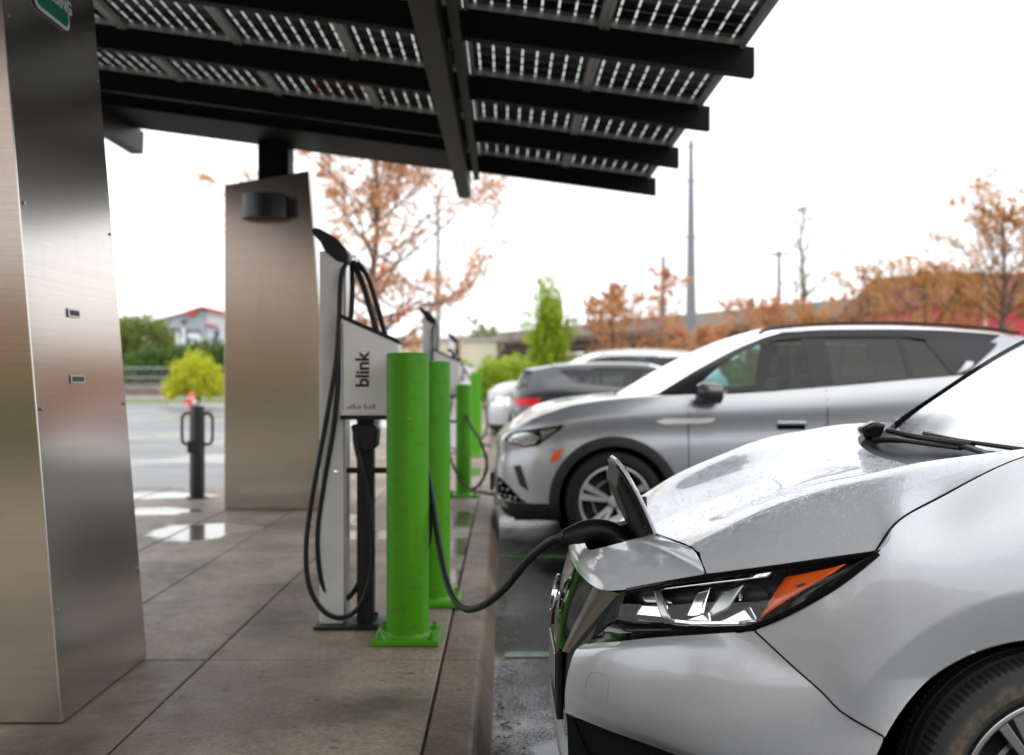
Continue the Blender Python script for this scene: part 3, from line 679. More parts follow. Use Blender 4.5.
# hydrant
hy=empty('fire_hydrant',G(191.5,39,.0),'small red and white fire hydrant peeking out behind the black bollard','hydrant')
hx,hyy=G(191.5,39).x,39
MB().lathe([(.16,0),(.16,.05),(.11,.07),(.11,.42),(.13,.44),(.13,.47)],(hx,hyy,0),'z',16).build('barrel',M['hyd_red'],hy,smooth=True,angle=30)
MB().lathe([(.12,.47),(.12,.56)],(hx,hyy,0),'z',16).lathe([(.07,.0),(.07,.14)],(hx+.08,hyy-.1,.36),'x',12,cap=True).build('band',M['hyd_white'],hy,smooth=True)
MB().lathe([(.15,.56),(.14,.6),(.10,.68),(.04,.72),(.04,.77),(0,.77)],(hx,hyy,0),'z',16).lathe([(.06,-.2),(.06,.0)],(hx-.08,hyy,.38),'x',10,cap=True).build('bonnet',M['hyd_red'],hy,smooth=True,angle=30)
# rail fence
fx0,fx1=-36,-9; fn=empty('rail_fence',(-22,61,.04),'long grey metal rail fence across the far side of the road','fence')
x=fx0
while x<fx1:
    MB().box(x-.05,x+.05,60.95,61.05,.03,1.85).build('post',M['galv'],fn); x+=4.6
for z in (.72,1.26,1.82): MB().box(fx0,fx1-.2,60.99-.03,60.95,z-.035,z+.035).build('rail',M['galv'],fn)
ml=MB(); x=fx0
while x<fx1: ml.box(x,x+.02,60.95,60.96,.1,1.8); x+=.28
ml.build('mesh_infill',M['galv'],fn)
# graffiti building
Yb=140
def B(px,py): p=P(px,py,Yb); return (p.x,p.z)
bd=empty('warehouse',G(192,Yb,0),'grey gabled warehouse with red roof trim and white graffiti on its end wall','building')
e=[B(150,322),(B(150,322)[0],0),(B(207,322)[0],0),B(204,308.5)]
MB().prism(e,'y',Yb,Yb+18).build('end_wall',M['grey_wall'],bd)
e2=[B(204.3,309),(B(207,322)[0]+.01,0),(B(262,322)[0],0),B(262,324)]
MB().prism(e2,'y',Yb+.4,Yb+17).build('side_wall',M['pale_wall'],bd)
r1=[B(149,321),B(204,306.6),B(204,308.6),B(149,323)]
MB().prism([B(149,321.5),B(203.5,307.6),B(203.5,308.5),B(149,322.4)],'y',Yb-.5,Yb+18).build('roof_edge',M['grey_wall'],bd)
MB().prism([B(188,311.2),B(203.5,306.4),B(203.8,308.4),B(197,310.6),B(196.5,315.2),B(188.5,315.4)],'y',Yb-.8,Yb-.4).build('red_gable_trim',M['red_trim'],bd)
MB().prism([B(203,306.3),B(264,321.5),B(264,324.5),B(203,308.6)],'y',Yb-.3,Yb+17.5).build('roof',M['red_trim'],bd)
MB().prism([B(207,323.2),B(217.5,325.8),B(217.5,327.6),B(207,325.2)],'y',Yb-.2,Yb+.4).build('awning',M['red_trim'],bd)
MB().prism([B(214,331),B(219,329.6),B(217,342),B(213,344)],'y',Yb+.2,Yb+.399).build('door',M['graf_d'],bd)
MB().lathe([(.35,0),(.35,.1)],(B(184.3,321.7)[0],Yb-.12,B(184.3,321.7)[1]),'y',12,cap=True).build('vent',M['graf_d'],bd)
gw=MB()
for (a,b,c,d) in ((157,331,161,342),(163.5,328,167,344),(169.5,332,173,343),(175.5,332,180,343),(182,328,185.3,345),(188,334,200,341),(189,340,196,346)):
    p,q=B(a,d),B(c,b); gw.box(p[0],q[0],Yb-.05,Yb-.01,p[1],q[1])
gw.build('graffiti',M['graf_w'],bd)
gd=MB()
for pts in (((161,330),(162.5,340)),((168,331.5),(171,329),(179,329),(181,332)),((174,329),(174,343)),((187,346),(187,330),(199,330.5),(201,334)),((188,339),(197,340))):
    for a,b in zip(pts,pts[1:]):
        A,Bq=Vector(B(*a)),Vector(B(*b)); d=(Bq-A).normalized()*.12; n=Vector((-d.y,d.x))*.75
        gd.prism([tuple(A-d+n),tuple(A-d-n),tuple(Bq+d-n),tuple(Bq+d+n)],'y',Yb-.10,Yb-.06)
gd.build('graffiti_outline',M['graf_d'],bd)
# cream wall building behind chargers
cw=empty('cream_building',G(455,46,0),'low cream building end seen between the chargers and the lime shrubs','building')
a=P(396,341,46); b=P(496,341,46)
MB().box(a.x,b.x,46,50,0,a.z).build('wall',M['cream'],cw)
MB().box(a.x-.1,b.x+.08,45.9,50.1,a.z+.002,a.z+.12).build('roof',M['alu'],cw)
# red building
rb=empty('red_building',G(1010,62,0),'large red building with a brown roof behind the amber trees at right','building')
a=P(938,273,62); b=P(1260,262,62)
MB().box(a.x,b.x,62,80,0,5.5).build('wall',M['red_wall'],rb)
MB().prism([(61.2,5.502),(80.5,5.502),(72,a.z+.6),(61.6,a.z)],'x',a.x-.4,b.x+.4).build('roof',M['roof_brown'],rb)
dp=P(985,300,61.1)
MB().box(dp.x-.05,dp.x+.05,61.02,61.12,4.0,a.z-.3).build('downpipe',M['sign_white'],rb)
# viaduct
vd=empty('viaduct',(10,130,0),'long concrete viaduct crossing behind the orange trees','bridge')
def vz(px): return 0
A0=P(478,341,175); A1=P(790,316,98); dirv=(A1-A0); n=Vector((-dirv.y,dirv.x,0)).normalized()*6
A1=A0+dirv*1.35; A0=A0-dirv*.25
def slabv(mb,p,q,w0,w1,h0,h1):
    for_=[(p+n*w0+Vector((0,0,h0))),(p+n*w1+Vector((0,0,h0))),(q+n*w1+Vector((0,0,h0))),(q+n*w0+Vector((0,0,h0))),(p+n*w0+Vector((0,0,h1))),(p+n*w1+Vector((0,0,h1))),(q+n*w1+Vector((0,0,h1))),(q+n*w0+Vector((0,0,h1)))]
    return mb.add(for_,[(0,3,2,1),(4,5,6,7),(0,1,5,4),(1,2,6,5),(2,3,7,6),(3,0,4,7)])
slabv(MB(),A0,A1,-.9,1,-1.3,-.3).build('deck',M['bridge'],vd)
slabv(MB(),A0,A1,-1,-.9,-.9,.45).build('parapet',M['bridge'],vd)
slabv(MB(),A0,A1,-.7,.8,-2.3,-1.302).build('girder',plain('bridge_girder',(.12,.09,.075),.8),vd)
for k in range(7):
    p=A0.lerp(A1,(k+.5)/7); w=(A1-A0).normalized()*.9
    MB().box(p.x-.9,p.x+.9,p.y-.9,p.y+.9,0,p.z-2.31).build('pier',M['bridge'],vd)
# masts and poles
def mast(name,px,pyt,Y,r0,r1,label,mat,arms=(),cat='pole',group=None):
    t=empty(name,G(px,Y),label,cat,group); top=P(px,pyt,Y).z; x=G(px,Y).x
    MB().lathe([(r0,0),(r0*.98,.2),(r1,top),(0,top+.02)],(x,Y,0),'z',14).build('shaft',M[mat],t,smooth=True,angle=40)
    for (f,w,th) in arms: MB().box(x-w,x+w,Y-th,Y+th,top*f-th,top*f+th).build('crossarm',M[mat],t)
    return t
mast('transmission_mast',691,140,75,.46,.15,'very tall tapered grey steel mast rising above the orange trees','mast',((.84,.5,.05),(.62,.45,.05),(.975,.35,.04)),'mast')
mast('utility_pole',779,250,70,.16,.11,'wooden utility pole with a crossarm left of the pale birch','pole_wood',((.97,.75,.06),))
mast('utility_pole',663,256,62,.14,.1,'bare wooden pole inside the slender half bare tree','pole_wood')
mast('lamp_column',438,195,30,.085,.05,'slim grey lamp column seen through the orange maple','galv',((.99,.18,.03),))
mast('lamp_column',824,264,90,.14,.08,'faint thin pole right of the pale birch','galv',((.99,.4,.05),))
mast('utility_pole',575,318,150,.2,.14,'tiny distant pole right of the columnar tree','galv',((.95,.8,.08),))
mast('utility_pole',522,322,160,.2,.14,'tiny distant pole left of the columnar tree','galv',((.95,.8,.08),))
# distant tree line
rnd=random.Random(4); V=[];Fc=[]
for i in range(26000):
    x=rnd.uniform(-170,200); Y=190+rnd.uniform(0,14); hh=5.0+2.6*noise.noise(Vector((x*.06,3,0)))+1.2*noise.noise(Vector((x*.3,7,0)))
    z=abs(rnd.gauss(.4,.45)); z=min(z,1)*hh; s=rnd.uniform(.3,.7); a=Vector((rnd.gauss(0,1),rnd.gauss(0,.4),rnd.gauss(0,1))).normalized(); b=a.cross(Vector((0,1,0)))
    o=len(V); c=Vector((x,Y,z)); V+=[c-a*s,c+b*s*.6,c+a*s,c-b*s*.6]; Fc.append((o,o+1,o+2,o+3))
mb=MB(); mb.v=V; mb.f=Fc
tag(mb.build('distant_woodland',M['leaf_olive']),'far off low band of trees along the horizon','woodland',kind='stuff')
bh=empty('unseen_brick_building',(-12,-24,0),'unseen brown brick building added behind the photographer for the steel to mirror','building')  # out of view, added to give the steel pillars a brown reflection
MB().box(-34,12,-30,-24,0,4.2).build('wall',plain('brown_brick',(.34,.17,.08),.8,var=.25,scale=1.5),bh)
MB().box(-34.2,12.2,-30.2,-23.8,4.2,4.5).build('parapet',M['cream'],bh)
# unseen trees and hedges, added for the steel and the car paint to mirror
for k,(x,y,H,lf_,lab) in enumerate(((-8.5,-9,5.6,'leaf_orange','unseen orange tree added behind the photographer at left'),(-4.6,-10,6.2,'leaf_orange','unseen orange tree added behind the photographer in the middle'),(-12.5,-9,6,'leaf_amber','unseen amber tree added far left behind the photographer'))):
    tree('maple_tree',Vector((x,y,0)),H,3.0,60+k,lf_,lab,group='unseen orange trees added for the steel to mirror',per=4,ls=.12,trunkr=.14)
for k,(x,y,lab) in enumerate(((-5.2,-6.5,'unseen green hedge bush added behind the photographer, nearer the kerb'),(-9.0,-6.8,'unseen green hedge bush added behind the photographer, farther from the kerb'))):
    bush('unseen_hedge_bush',Vector((x,y,0)),2.2,.9,1.25,2500,'leaf_olive',lab,70+k,.14,cat='hedge')
# ================================================================== CARS
from mathutils.bvhtree import BVHTree
from mathutils.geometry import tessellate_polygon
def carve(G, circles, lips=None):
    """grid of points (x,y,z) -> MB with wheel openings; boundary snapped to circles in x,z"""
    nr,nc=len(G),len(G[0]); mb=MB(); pts=[p.copy() for r in G for p in r]
    def ins(p):
        for k,(cx,cz,r) in enumerate(circles):
            if (p.x-cx)**2+(p.z-cz)**2 < r*r: return k
        return -1
    flag=[ins(p) for p in pts]; faces=[]; used=set()
    for i in range(nr-1):
        for j in range(nc-1):
            q=(i*nc+j,i*nc+j+1,(i+1)*nc+j+1,(i+1)*nc+j)
            if all(flag[a]>=0 for a in q): continue
            faces.append(q); used.update(q)
    rim={}
    for a in used:
        if flag[a]>=0:
            cx,cz,r=circles[flag[a]]; d=Vector((pts[a].x-cx,0,pts[a].z-cz))
            if d.length>1e-6: d.normalize(); pts[a]=Vector((cx+d.x*r,pts[a].y,cz+d.z*r)); rim.setdefault(flag[a],[]).append(pts[a])
    mb.v=pts; mb.f=faces
    # drop unused
    idx={a:k for k,a in enumerate(sorted(used))}; mb.v=[pts[a] for a in sorted(used)]; mb.f=[tuple(idx[a] for a in f) for f in faces]
    if lips is not None:
        for k,L in rim.items():
            cx,cz,r=circles[k]; L=sorted(L,key=lambda p:math.atan2(p.x-cx,p.z-cz)); 
            L2=[]; 
            for p in L:
                if not L2 or (p-L2[-1]).length>.004: L2.append(p)
            lips.append((k,L2))
    return mb
def wheel(parent,c,Rr,w,rimR,style,face_mat,side=-1,turn=0.0,dirt=False,fine=False):
    cx,cy,cz=c; s=side
    def H(h): return -s*h  # h negative = outward
    N=240 if fine else 48
    pr=[(rimR-.004,-.40*w),(rimR+.012,-.485*w),(rimR+.03,-.5*w),(Rr*.80,-.515*w),(Rr*.88,-.505*w),(Rr*.945,-.47*w),(Rr*.978,-.43*w),(Rr*.992,-.36*w),(Rr,-.22*w),(Rr,-.205*w),(Rr-.008,-.2*w),(Rr-.008,-.16*w),(Rr,-.155*w),(Rr+.001,-.03*w),(Rr-.008,-.025*w),(Rr-.008,.025*w),(Rr+.001,.03*w),(Rr,.155*w),(Rr-.008,.16*w),(Rr-.008,.2*w),(Rr,.22*w),(Rr*.99,.36*w),(Rr*.95,.46*w),(rimR,.45*w)]
    ty=MB()
    ty.lathe([(r,H(h)) for r,h in pr],(cx,cy,cz),'y',N)
    if fine:
        for i,(r,h) in enumerate(pr):
            if 4<=i<=8 or 19<=i<=22:
                for k in range(N):
                    if k%2==0:
                        p=ty.v[i*N+k]; d=Vector((p.x-cx,0,p.z-cz)).normalized(); p-=d*(.0045 if i>5 else .0025)
    m_t=M['tyre_dirty'] if dirt else M['tyre']
    hub=MB().lathe([(.0,H(-.06)),(rimR*.2,H(-.06)),(rimR*.93,H(.0)),(rimR*.95,H(.4*w))],(cx,cy,cz),'y',32)
    wo=hub.build('wheel',M['black_rough'],parent,smooth=True)
    ty.build('tyre',m_t,wo,smooth=True,angle=25 if fine else 50)
    rm=MB(); yo=H(-.43*w)
    rm.lathe([(rimR-.0,H(-.44*w)),(rimR-.002,H(-.475*w)),(rimR-.012,H(-.48*w)),(rimR-.018,H(-.45*w)),(rimR-.024,H(-.2*w)),(rimR-.03,H(.3*w))],(cx,cy,cz),'y',N//2 if fine else 40)
    bl=MB()
    def spoke(a,w0,w1,r0,r1,d0,d1,th,mbx):
        ca,sa=math.cos(a),math.sin(a); n=(-sa,ca)
        vs=[]
        for (r,wd,dd) in ((r0,w0,d0),(r1,w1,d1)):
            for sg in (-1,1):
                for t in (0,th):
                    vs.append((cx+ca*r+n[0]*wd*sg, cy+H(-dd*w)+H(t), cz+sa*r+n[1]*wd*sg))
        mbx.add(vs,[(0,2,6,4),(1,5,7,3),(0,4,5,1),(2,3,7,6),(0,1,3,2),(4,6,7,5)])
    if style=='pair':
        for k in range(5):
            a=turn+k*2*math.pi/5
            for da in (-.17,.17): 
                spoke(a+da,.011,.026,.05,rimR-.012,.36,.44,.03,rm)
                spoke(a+da*.999,.022,.030,.05,rimR-.014,.34,.42,.05,bl)
    elif style=='broad':
        for k in range(5):
            a=turn+k*2*math.pi/5
            spoke(a,.020,.052,.05,rimR-.012,.38,.45,.03,rm); spoke(a,.03,.07,.05,rimR-.014,.355,.425,.05,bl)
            spoke(a+.36,.008,.012,.05,rimR-.012,.36,.44,.03,rm)
    else:
        for k in range(5):
            a=turn+k*2*math.pi/5; spoke(a,.025,.03,.05,rimR-.012,.38,.45,.04,rm)
    rm.lathe([(.0,H(-.42*w)),(.03,H(-.42*w)),(.045,H(-.40*w)),(.05,H(-.34*w))],(cx,cy,cz),'y',20)
    rm.build('rim',face_mat,wo,bevel=.002 if fine else 0)
    bl.build('rim_pocket',M['black_gloss'],wo)
    MB().lathe([(.0,H(-.03)),(rimR*.62,H(-.03)),(rimR*.62,H(-.01)),(0,H(-.01))],(cx,cy,cz),'y',28).build('brake_disc',M['satin'],wo)
    return wo
m,nt,b=nodes('tyre'); setp(b,col=(.008,.008,.008),rough=.75,spec=.3); M['tyre']=m
# dusty tyre: brown dirt band on the sidewall
m,nt,b=nodes('tyre_dirty'); setp(b,rough=.75)
tc=nt.nodes.new('ShaderNodeTexCoord'); sp=nt.nodes.new('ShaderNodeSeparateXYZ'); nt.links.new(tc.outputs['Object'],sp.inputs[0])
LEAF_WC=(1.215,.316); LEAF_ORG=Vector((2.4,3.2,0))
cb=nt.nodes.new('ShaderNodeCombineXYZ')
ax=nt.nodes.new('ShaderNodeMath'); ax.operation='SUBTRACT'; ax.inputs[1].default_value=LEAF_WC[0]-LEAF_ORG.x; nt.links.new(sp.outputs[0],ax.inputs[0])
az=nt.nodes.new('ShaderNodeMath'); az.operation='SUBTRACT'; az.inputs[1].default_value=LEAF_WC[1]; nt.links.new(sp.outputs[2],az.inputs[0])
nt.links.new(ax.outputs[0],cb.inputs[0]); nt.links.new(az.outputs[0],cb.inputs[1])
ln=nt.nodes.new('ShaderNodeVectorMath'); ln.operation='LENGTH'; nt.links.new(cb.outputs[0],ln.inputs[0])
nz=tex(nt,'noise',24,5,coords(nt)); ad=nt.nodes.new('ShaderNodeMath'); ad.operation='MULTIPLY_ADD'; ad.inputs[1].default_value=.035; nt.links.new(nz.outputs['Fac'],ad.inputs[0]); nt.links.new(ln.outputs['Value'],ad.inputs[2])
band=ramp(nt,ad.outputs[0],[(.258,0.0),(.272,.8),(.290,.8),(.304,0.0)])
c=mixc(nt,band,(.018,.019,.021),ramp(nt,tex(nt,'noise',60,4,coords(nt)).outputs['Fac'],[(.3,(.05,.038,.026)),(.7,(.13,.10,.065))]))
nt.links.new(c,b.inputs['Base Color']); M['tyre_dirty']=m

def cast(bvh,px,py):
    o=Vector((0,0,CAMH)); d=P(px,py,1.0)-o; d.normalize(); return bvh.ray_cast(o,d)
def decal(poly,bvh,name,mat,parent,off=.003,th=.004,yc=None,sub=3,maxd=None,smooth=True):
    """polygon measured in the photo, laid on a body surface with thickness; mirrored to the far side when yc is given"""
    tri=tessellate_polygon([[Vector((x,y,0)) for x,y in poly]]); T=[[Vector((*poly[i],0)) for i in t] for t in tri]
    for _ in range(sub):
        T2=[]
        for a,b,c in T:
            ab,bc,ca=(a+b)/2,(b+c)/2,(c+a)/2; T2+=[[a,ab,ca],[ab,b,bc],[ca,bc,c],[ab,bc,ca]]
        T=T2
    mb=MB(); key={}; pos=[]
    def idx(p):
        k=(round(p.x,3),round(p.y,3))
        if k not in key:
            h=cast(bvh,p.x,p.y)
            if h[0] is None: key[k]=-1
            else:
                n=h[1] if h[1].dot(h[0]-Vector((0,0,CAMH)))<0 else -h[1]
                key[k]=len(pos); pos.append((h[0],n))
        return key[k]
    fs=[]
    for t in T:
        q=[idx(p) for p in t]
        if -1 not in q: fs.append(q)
    n=len(pos)
    if not fs: return None
    V=[p+nn*off for p,nn in pos]+[p+nn*(off-th-.002) for p,nn in pos]
    ed={}
    for f in fs:
        for a,b in ((f[0],f[1]),(f[1],f[2]),(f[2],f[0])):
            k=(min(a,b),max(a,b)); ed[k]=ed.get(k,[])+[(a,b)]
    F_=[tuple(f) for f in fs]
    for k,L in ed.items():
        if len(L)==1: a,b=L[0]; F_.append((b,a,a+n,b+n))
    mb.add(V,F_)
    if yc is not None: mb.mirror_y(yc)
    return mb.build(name,mat,parent,smooth=smooth,angle=50)
def seam(pts,bvh,name,mat,parent,r=.0025,yc=None,n=6,off=0.0):
    D=cr([Vector((x,y,0)) for x,y in pts],n); out=[]
    for p in D:
        h=cast(bvh,p.x,p.y)
        if h[0] is not None:
            nn=h[1] if h[1].dot(h[0]-Vector((0,0,CAMH)))<0 else -h[1]
            out.append(h[0]+nn*off)
    if len(out)<2: return None
    mb=MB().tube(out,r,6)
    if yc is not None: mb.mirror_y(yc)
    return mb.build(name,mat,parent,smooth=True)

# ---------------------------------------------------------------- template crossover / hatch
def lerp(a,b,t): return a+(b-a)*t
def interp(x,T):
    if x<=T[0][0]: return T[0][1]
    for (a,b),(c,d) in zip(T,T[1:]):
        if x<=c: return lerp(b,d,(x-a)/(c-a))
    return T[-1][1]
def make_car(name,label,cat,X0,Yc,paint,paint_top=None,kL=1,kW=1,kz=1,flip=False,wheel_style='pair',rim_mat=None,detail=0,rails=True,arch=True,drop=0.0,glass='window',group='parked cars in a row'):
    L=4.58*kL
    root=empty(name,(X0+L/2,Yc,0),label,cat,group); top=paint_top or paint
    def T(mb):
        for i,p in enumerate(mb.v):
            z=p.z*kz
            if drop: z -= drop*max(0,min(1,(p.z-1.1)/.3))
            mb.v[i]=Vector((X0+(L-p.x*kL if flip else p.x*kL), Yc+p.y*kW, z))
        return mb
    def bd(mb,nm,mat,par=root,sm=True,mir=True,**k):
        if mir: mb.mirror_y(0)
        return T(mb).build(nm,mat,par,smooth=sm,**k)
    cols=[(0,0,.83),(.012,.35,.835),(.075,.64,.865),(.22,.81,.93),(.42,.885,1.0),(.64,.91,1.055),(.87,.922,1.085),(1.12,.925,1.105),(1.38,.925,1.118),(2.0,.925,1.145),(2.6,.925,1.19),(3.1,.925,1.235),(3.64,.925,1.27),(4.1,.90,1.24),(4.38,.82,1.19),(4.52,.62,1.15),(4.575,.32,1.13),(4.58,0,1.13)]
    rows=[(0,None)]; G_=[]
    RT=[(.20,-.06,.05),(.27,-.02,.015),(.33,0.0,.0)]
    fr=[(.18,.004),(.36,.005),(.52,.0),(.64,-.012),(.72,-.012),(.83,-.006),(.93,-.022),(1.0,-.055)]
    def nrm(j):
        u,v,_=cols[j]; a=cols[max(0,j-1)]; b=cols[min(len(cols)-1,j+1)]; dx,dy=b[0]-a[0],b[1]-a[1]; l=math.hypot(dx,dy); return (-dy/l,dx/l)
    def pt(j,z,dv):
        u,v,_=cols[j]
        if j in (0,): n=(-1,0)
        elif j==len(cols)-1: n=(1,0)
        else: n=nrm(j)
        return Vector((u+n[0]*dv,-(v+n[1]*dv),z))
    low=[[pt(j,z,dv-(abs(0) )) for j in range(len(cols))] for z,dv,du in RT]
    up=[low[-1]]+[[pt(j,.33+f*(cols[j][2]-.33),dv) for j in range(len(cols))] for f,dv in fr]
    circ=[(.87,.345,.44),(3.64,.345,.44)]
    SG=surf(up,4,6); body=carve(SG,circ)
    LG=surf(low,3,6); 
    lowm=carve(LG,[(.87,.345,.40),(3.64,.345,.40)]); 
    bm_=bd(body,'body',paint,angle=60); bd(lowm,'lower_cladding',M['cladding'],bm_)
    # arch cladding ring
    ring=MB()
    def bodyv(u,z):
        dv=0; v=interp(u,[(c[0],c[1]) for c in cols]); f=(z-.33)/max(.3,interp(u,[(c[0],c[2]) for c in cols])-.33)
        return v+(interp(f,[(0,0)]+fr) if z>.33 else interp(z,[(.2,-.06),(.27,-.02),(.33,0)]))
    for cx in (.87,3.64):
        Gr=[]
        for (r,o,inn) in ((.478,-.004,0),(.472,.010,0),(.44,.014,0),(.405,.012,0),(.40,.0,0),(.40,-.07,1)):
            Gr.append([Vector((cx+r*math.cos(R(a)),-(bodyv(cx+r*math.cos(R(a)),.345+r*math.sin(R(a)))+o),.345+r*math.sin(R(a)))) for a in range(-18,199,6)])
        ring=MB().grid(Gr); bd(ring,'arch_cladding' if arch else 'arch_lip',M['cladding'] if arch else paint,bm_,angle=45)
    if False: bd(ring,'arch_cladding',M['cladding'],bm_,angle=45)
    for cx in (.87,3.64): bd(MB().lathe([(.43,-.87),(.43,-.50),(.0,-.50)],(cx,0,.345),'y',28),'wheel_liner',M['liner'],sm=False)
    bd(MB().box(.15,4.4,-.5,0,.16,.5),'underbody',M['liner'],sm=False,mir=True)
    # hood
    def c4(j,t=1.0): 
        p=pt(j,cols[j][2],-.055); return Vector((p.x,p.y*t,p.z))
    ze=lambda j:cols[j][2]
    def hcol(j,u,zc): 
        e=c4(j); return [Vector((u,0,zc)),Vector((u+(e.x-u)*.25,e.y*.35,zc+.001)),Vector((u+(e.x-u)*.6,e.y*.68,lerp(zc,e.z,.35)+.012)),Vector((u+(e.x-u)*.9,e.y*.9,lerp(zc,e.z,.75)+.012)),e]
    h0=[c4(0)+Vector((0,0,.002)),c4(1)*1.0,c4(2).lerp(c4(1),.35),c4(2).lerp(c4(3),.1),c4(3)]
    hood=[h0,hcol(4,.28,1.0),hcol(5,.50,1.065),hcol(6,.76,1.10),[Vector((.97,0,1.11)),Vector((.985,-.3,1.112)),Vector((1.03,-.55,1.118)),Vector((1.12,-.74,1.118)),c4(8)]]
    hood[3]=hcol(7,.80,1.102)
    bd(MB().grid(surf(hood,6,4)),'hood',top,angle=60)
    # cowl + windshield
    ws=[[Vector((.99,0,1.105)),Vector((1.0,-.3,1.105)),Vector((1.06,-.55,1.11)),Vector((1.21,-.745,1.13))],
        [Vector((1.38,0,1.33)),Vector((1.38,-.27,1.33)),Vector((1.42,-.50,1.325)),Vector((1.56,-.685,1.335))],
        [Vector((1.80,0,1.53)),Vector((1.80,-.25,1.528)),Vector((1.83,-.45,1.522)),Vector((1.94,-.625,1.515))],
        [Vector((2.10,0,1.625)),Vector((2.10,-.24,1.622)),Vector((2.11,-.43,1.61)),Vector((2.16,-.585,1.585))]]
    def dk(mb): return mb
    bd(MB().grid(surf(ws,5,5)),'windshield',M['windshield'])
    bd(MB().grid(surf([[Vector((.95,0,1.10)),Vector((.99,-.3,1.10)),Vector((1.05,-.58,1.105)),Vector((1.2,-.80,1.11))],[Vector((1.02,0,1.10)),Vector((1.03,-.3,1.10)),Vector((1.09,-.56,1.105)),Vector((1.24,-.77,1.12))]],2,4)),'cowl',M['black_plastic'])
    # roof
    rf=[ws[3],
        [Vector((2.6,0,1.648)),Vector((2.6,-.24,1.645)),Vector((2.6,-.44,1.635)),Vector((2.6,-.60,1.603))],
        [Vector((3.2,0,1.645)),Vector((3.2,-.24,1.642)),Vector((3.2,-.44,1.632)),Vector((3.2,-.60,1.602))],
        [Vector((3.85,0,1.60)),Vector((3.85,-.24,1.598)),Vector((3.83,-.43,1.588)),Vector((3.8,-.585,1.565))],
        [Vector((4.36,0,1.515)),Vector((4.35,-.24,1.512)),Vector((4.3,-.42,1.505)),Vector((4.22,-.57,1.49))]]
    bd(MB().grid(surf(rf,5,5)),'roof',top,angle=60)
    bd(MB().grid(surf([rf[4],[p+Vector((.05,0,-.035)) for p in rf[4]],[p+Vector((.0,.0,-.05)) for p in rf[4]]],2,4)),'spoiler',M['black_plastic'])
    rg=[[p+Vector((.02,.0,-.04)) for p in rf[4]],[Vector((4.47,0,1.3)),Vector((4.46,-.28,1.3)),Vector((4.42,-.5,1.3)),Vector((4.32,-.67,1.3))],[Vector((4.535,0,1.13)),Vector((4.52,-.32,1.13)),Vector((4.47,-.57,1.15)),Vector((4.36,-.765,1.19))]]
    bd(MB().grid(surf(rg,4,4)),'rear_window',M['window_dark'])
    def gv(u,z):
        v=.872-.60*(z-1.12)+.05*math.sin(math.pi*max(0,min(1,(z-1.12)/.48)))
        if u>3.3: v-= .05*((u-3.3)/1.1)**2
        if u<1.5: v-= .20*(1.5-u)
        return v
    def side(lo,hi,off=0.0,n=3,k=3):
        a=[Vector((u,-(gv(u,z)+off),z)) for u,z in lo]; b=[Vector((u,-(gv(u,z)+off),z)) for u,z in hi]
        Gd=[]
        for i in range(n+1):
            t=i/n; Gd.append([Vector((lerp(l[0],h[0],t),0,lerp(l[1],h[1],t))) for l,h in zip(lo,hi)])
        for r in Gd:
            for p in r: p.y=-(gv(p.x,p.z)+off)
        return MB().grid(surf(Gd,1,k))
    BL=[(c[0],c[2]) for c in cols]
    bz=lambda u:interp(u,BL)+.004
    # fixed outlines
    wt=[(1.42,1.125),(1.66,1.33),(1.96,1.485),(2.35,1.54),(3.05,1.54),(3.22,1.52),(3.48,1.385)]
    re_=[Vector((1.21,-.745,1.13)),Vector((1.56,-.685,1.335)),Vector((1.94,-.625,1.515)),Vector((2.34,-.597,1.596)),Vector((3.05,-.600,1.603)),Vector((3.4,-.598,1.595)),Vector((3.8,-.585,1.565)),Vector((4.22,-.57,1.49))]
    a=re_[:7]; b_=[Vector((u,-gv(u,z),z)) for u,z in wt]
    mid=[p.lerp(q,.5)+Vector((0,-.008,.004)) for p,q in zip(a,b_)]
    bd(MB().grid(surf([a,mid,b_],3,4)),'roof_rail_panel',M['black_plastic'] if detail else paint,angle=50)
    # strip of body colour above windows (between trim and roof)
    # D pillar body
    lo=[(3.35,bz(3.35)),(3.64,bz(3.64)),(3.9,bz(3.9)),(4.1,bz(4.1)),(4.36,1.19)]
    Gd=[[Vector((u,-gv(u,z),z)) for u,z in lo]]
    hi=[Vector((3.48,-gv(3.48,1.385),1.385)),Vector((3.8,-.585,1.565)),Vector((3.95,-.58,1.54)),Vector((4.1,-.575,1.515)),Vector((4.22,-.57,1.49))]
    mdl=[p.lerp(q,.5)+Vector((0,-.02,0)) for p,q in zip(Gd[0],hi)]
    bd(MB().grid(surf([Gd[0],mdl,hi],4,4)),'rear_pillar',paint)
    bd(MB().grid(surf([[Vector((1.21,-.745,1.13)),Vector((1.3,-gv(1.3,1.125),1.125)),Vector((1.42,-gv(1.42,1.12),1.125))],[Vector((1.20,-.77,1.105)),Vector((1.3,-.83,1.108)),Vector((1.42,-.868,1.115))]],1,3)),'pillar_foot',M['black_plastic'])
    def W(lo,hi,nm,mat,off=-.002): return bd(side(lo,hi,off),nm,mat)
    W([(1.46,bz(1.46)),(1.7,bz(1.7)),(2.0,bz(2.0)),(2.30,bz(2.3))],[(1.47,1.165),(1.67,1.325),(1.97,1.478),(2.30,1.530)],'side_window',M[glass])
    W([(2.29,bz(2.29)),(2.46,bz(2.46))],[(2.29,1.531),(2.46,1.536)],'door_pillar',M['black_gloss'],.002)
    W([(2.45,bz(2.45)),(2.75,bz(2.75)),(3.02,bz(3.02))],[(2.45,1.532),(2.75,1.535),(3.0,1.533)],'side_window',M['window_dark'])
    W([(3.01,bz(3.01)),(3.05,bz(3.05))],[(2.99,1.534),(3.03,1.533)],'door_pillar',M['black_gloss'],.002)
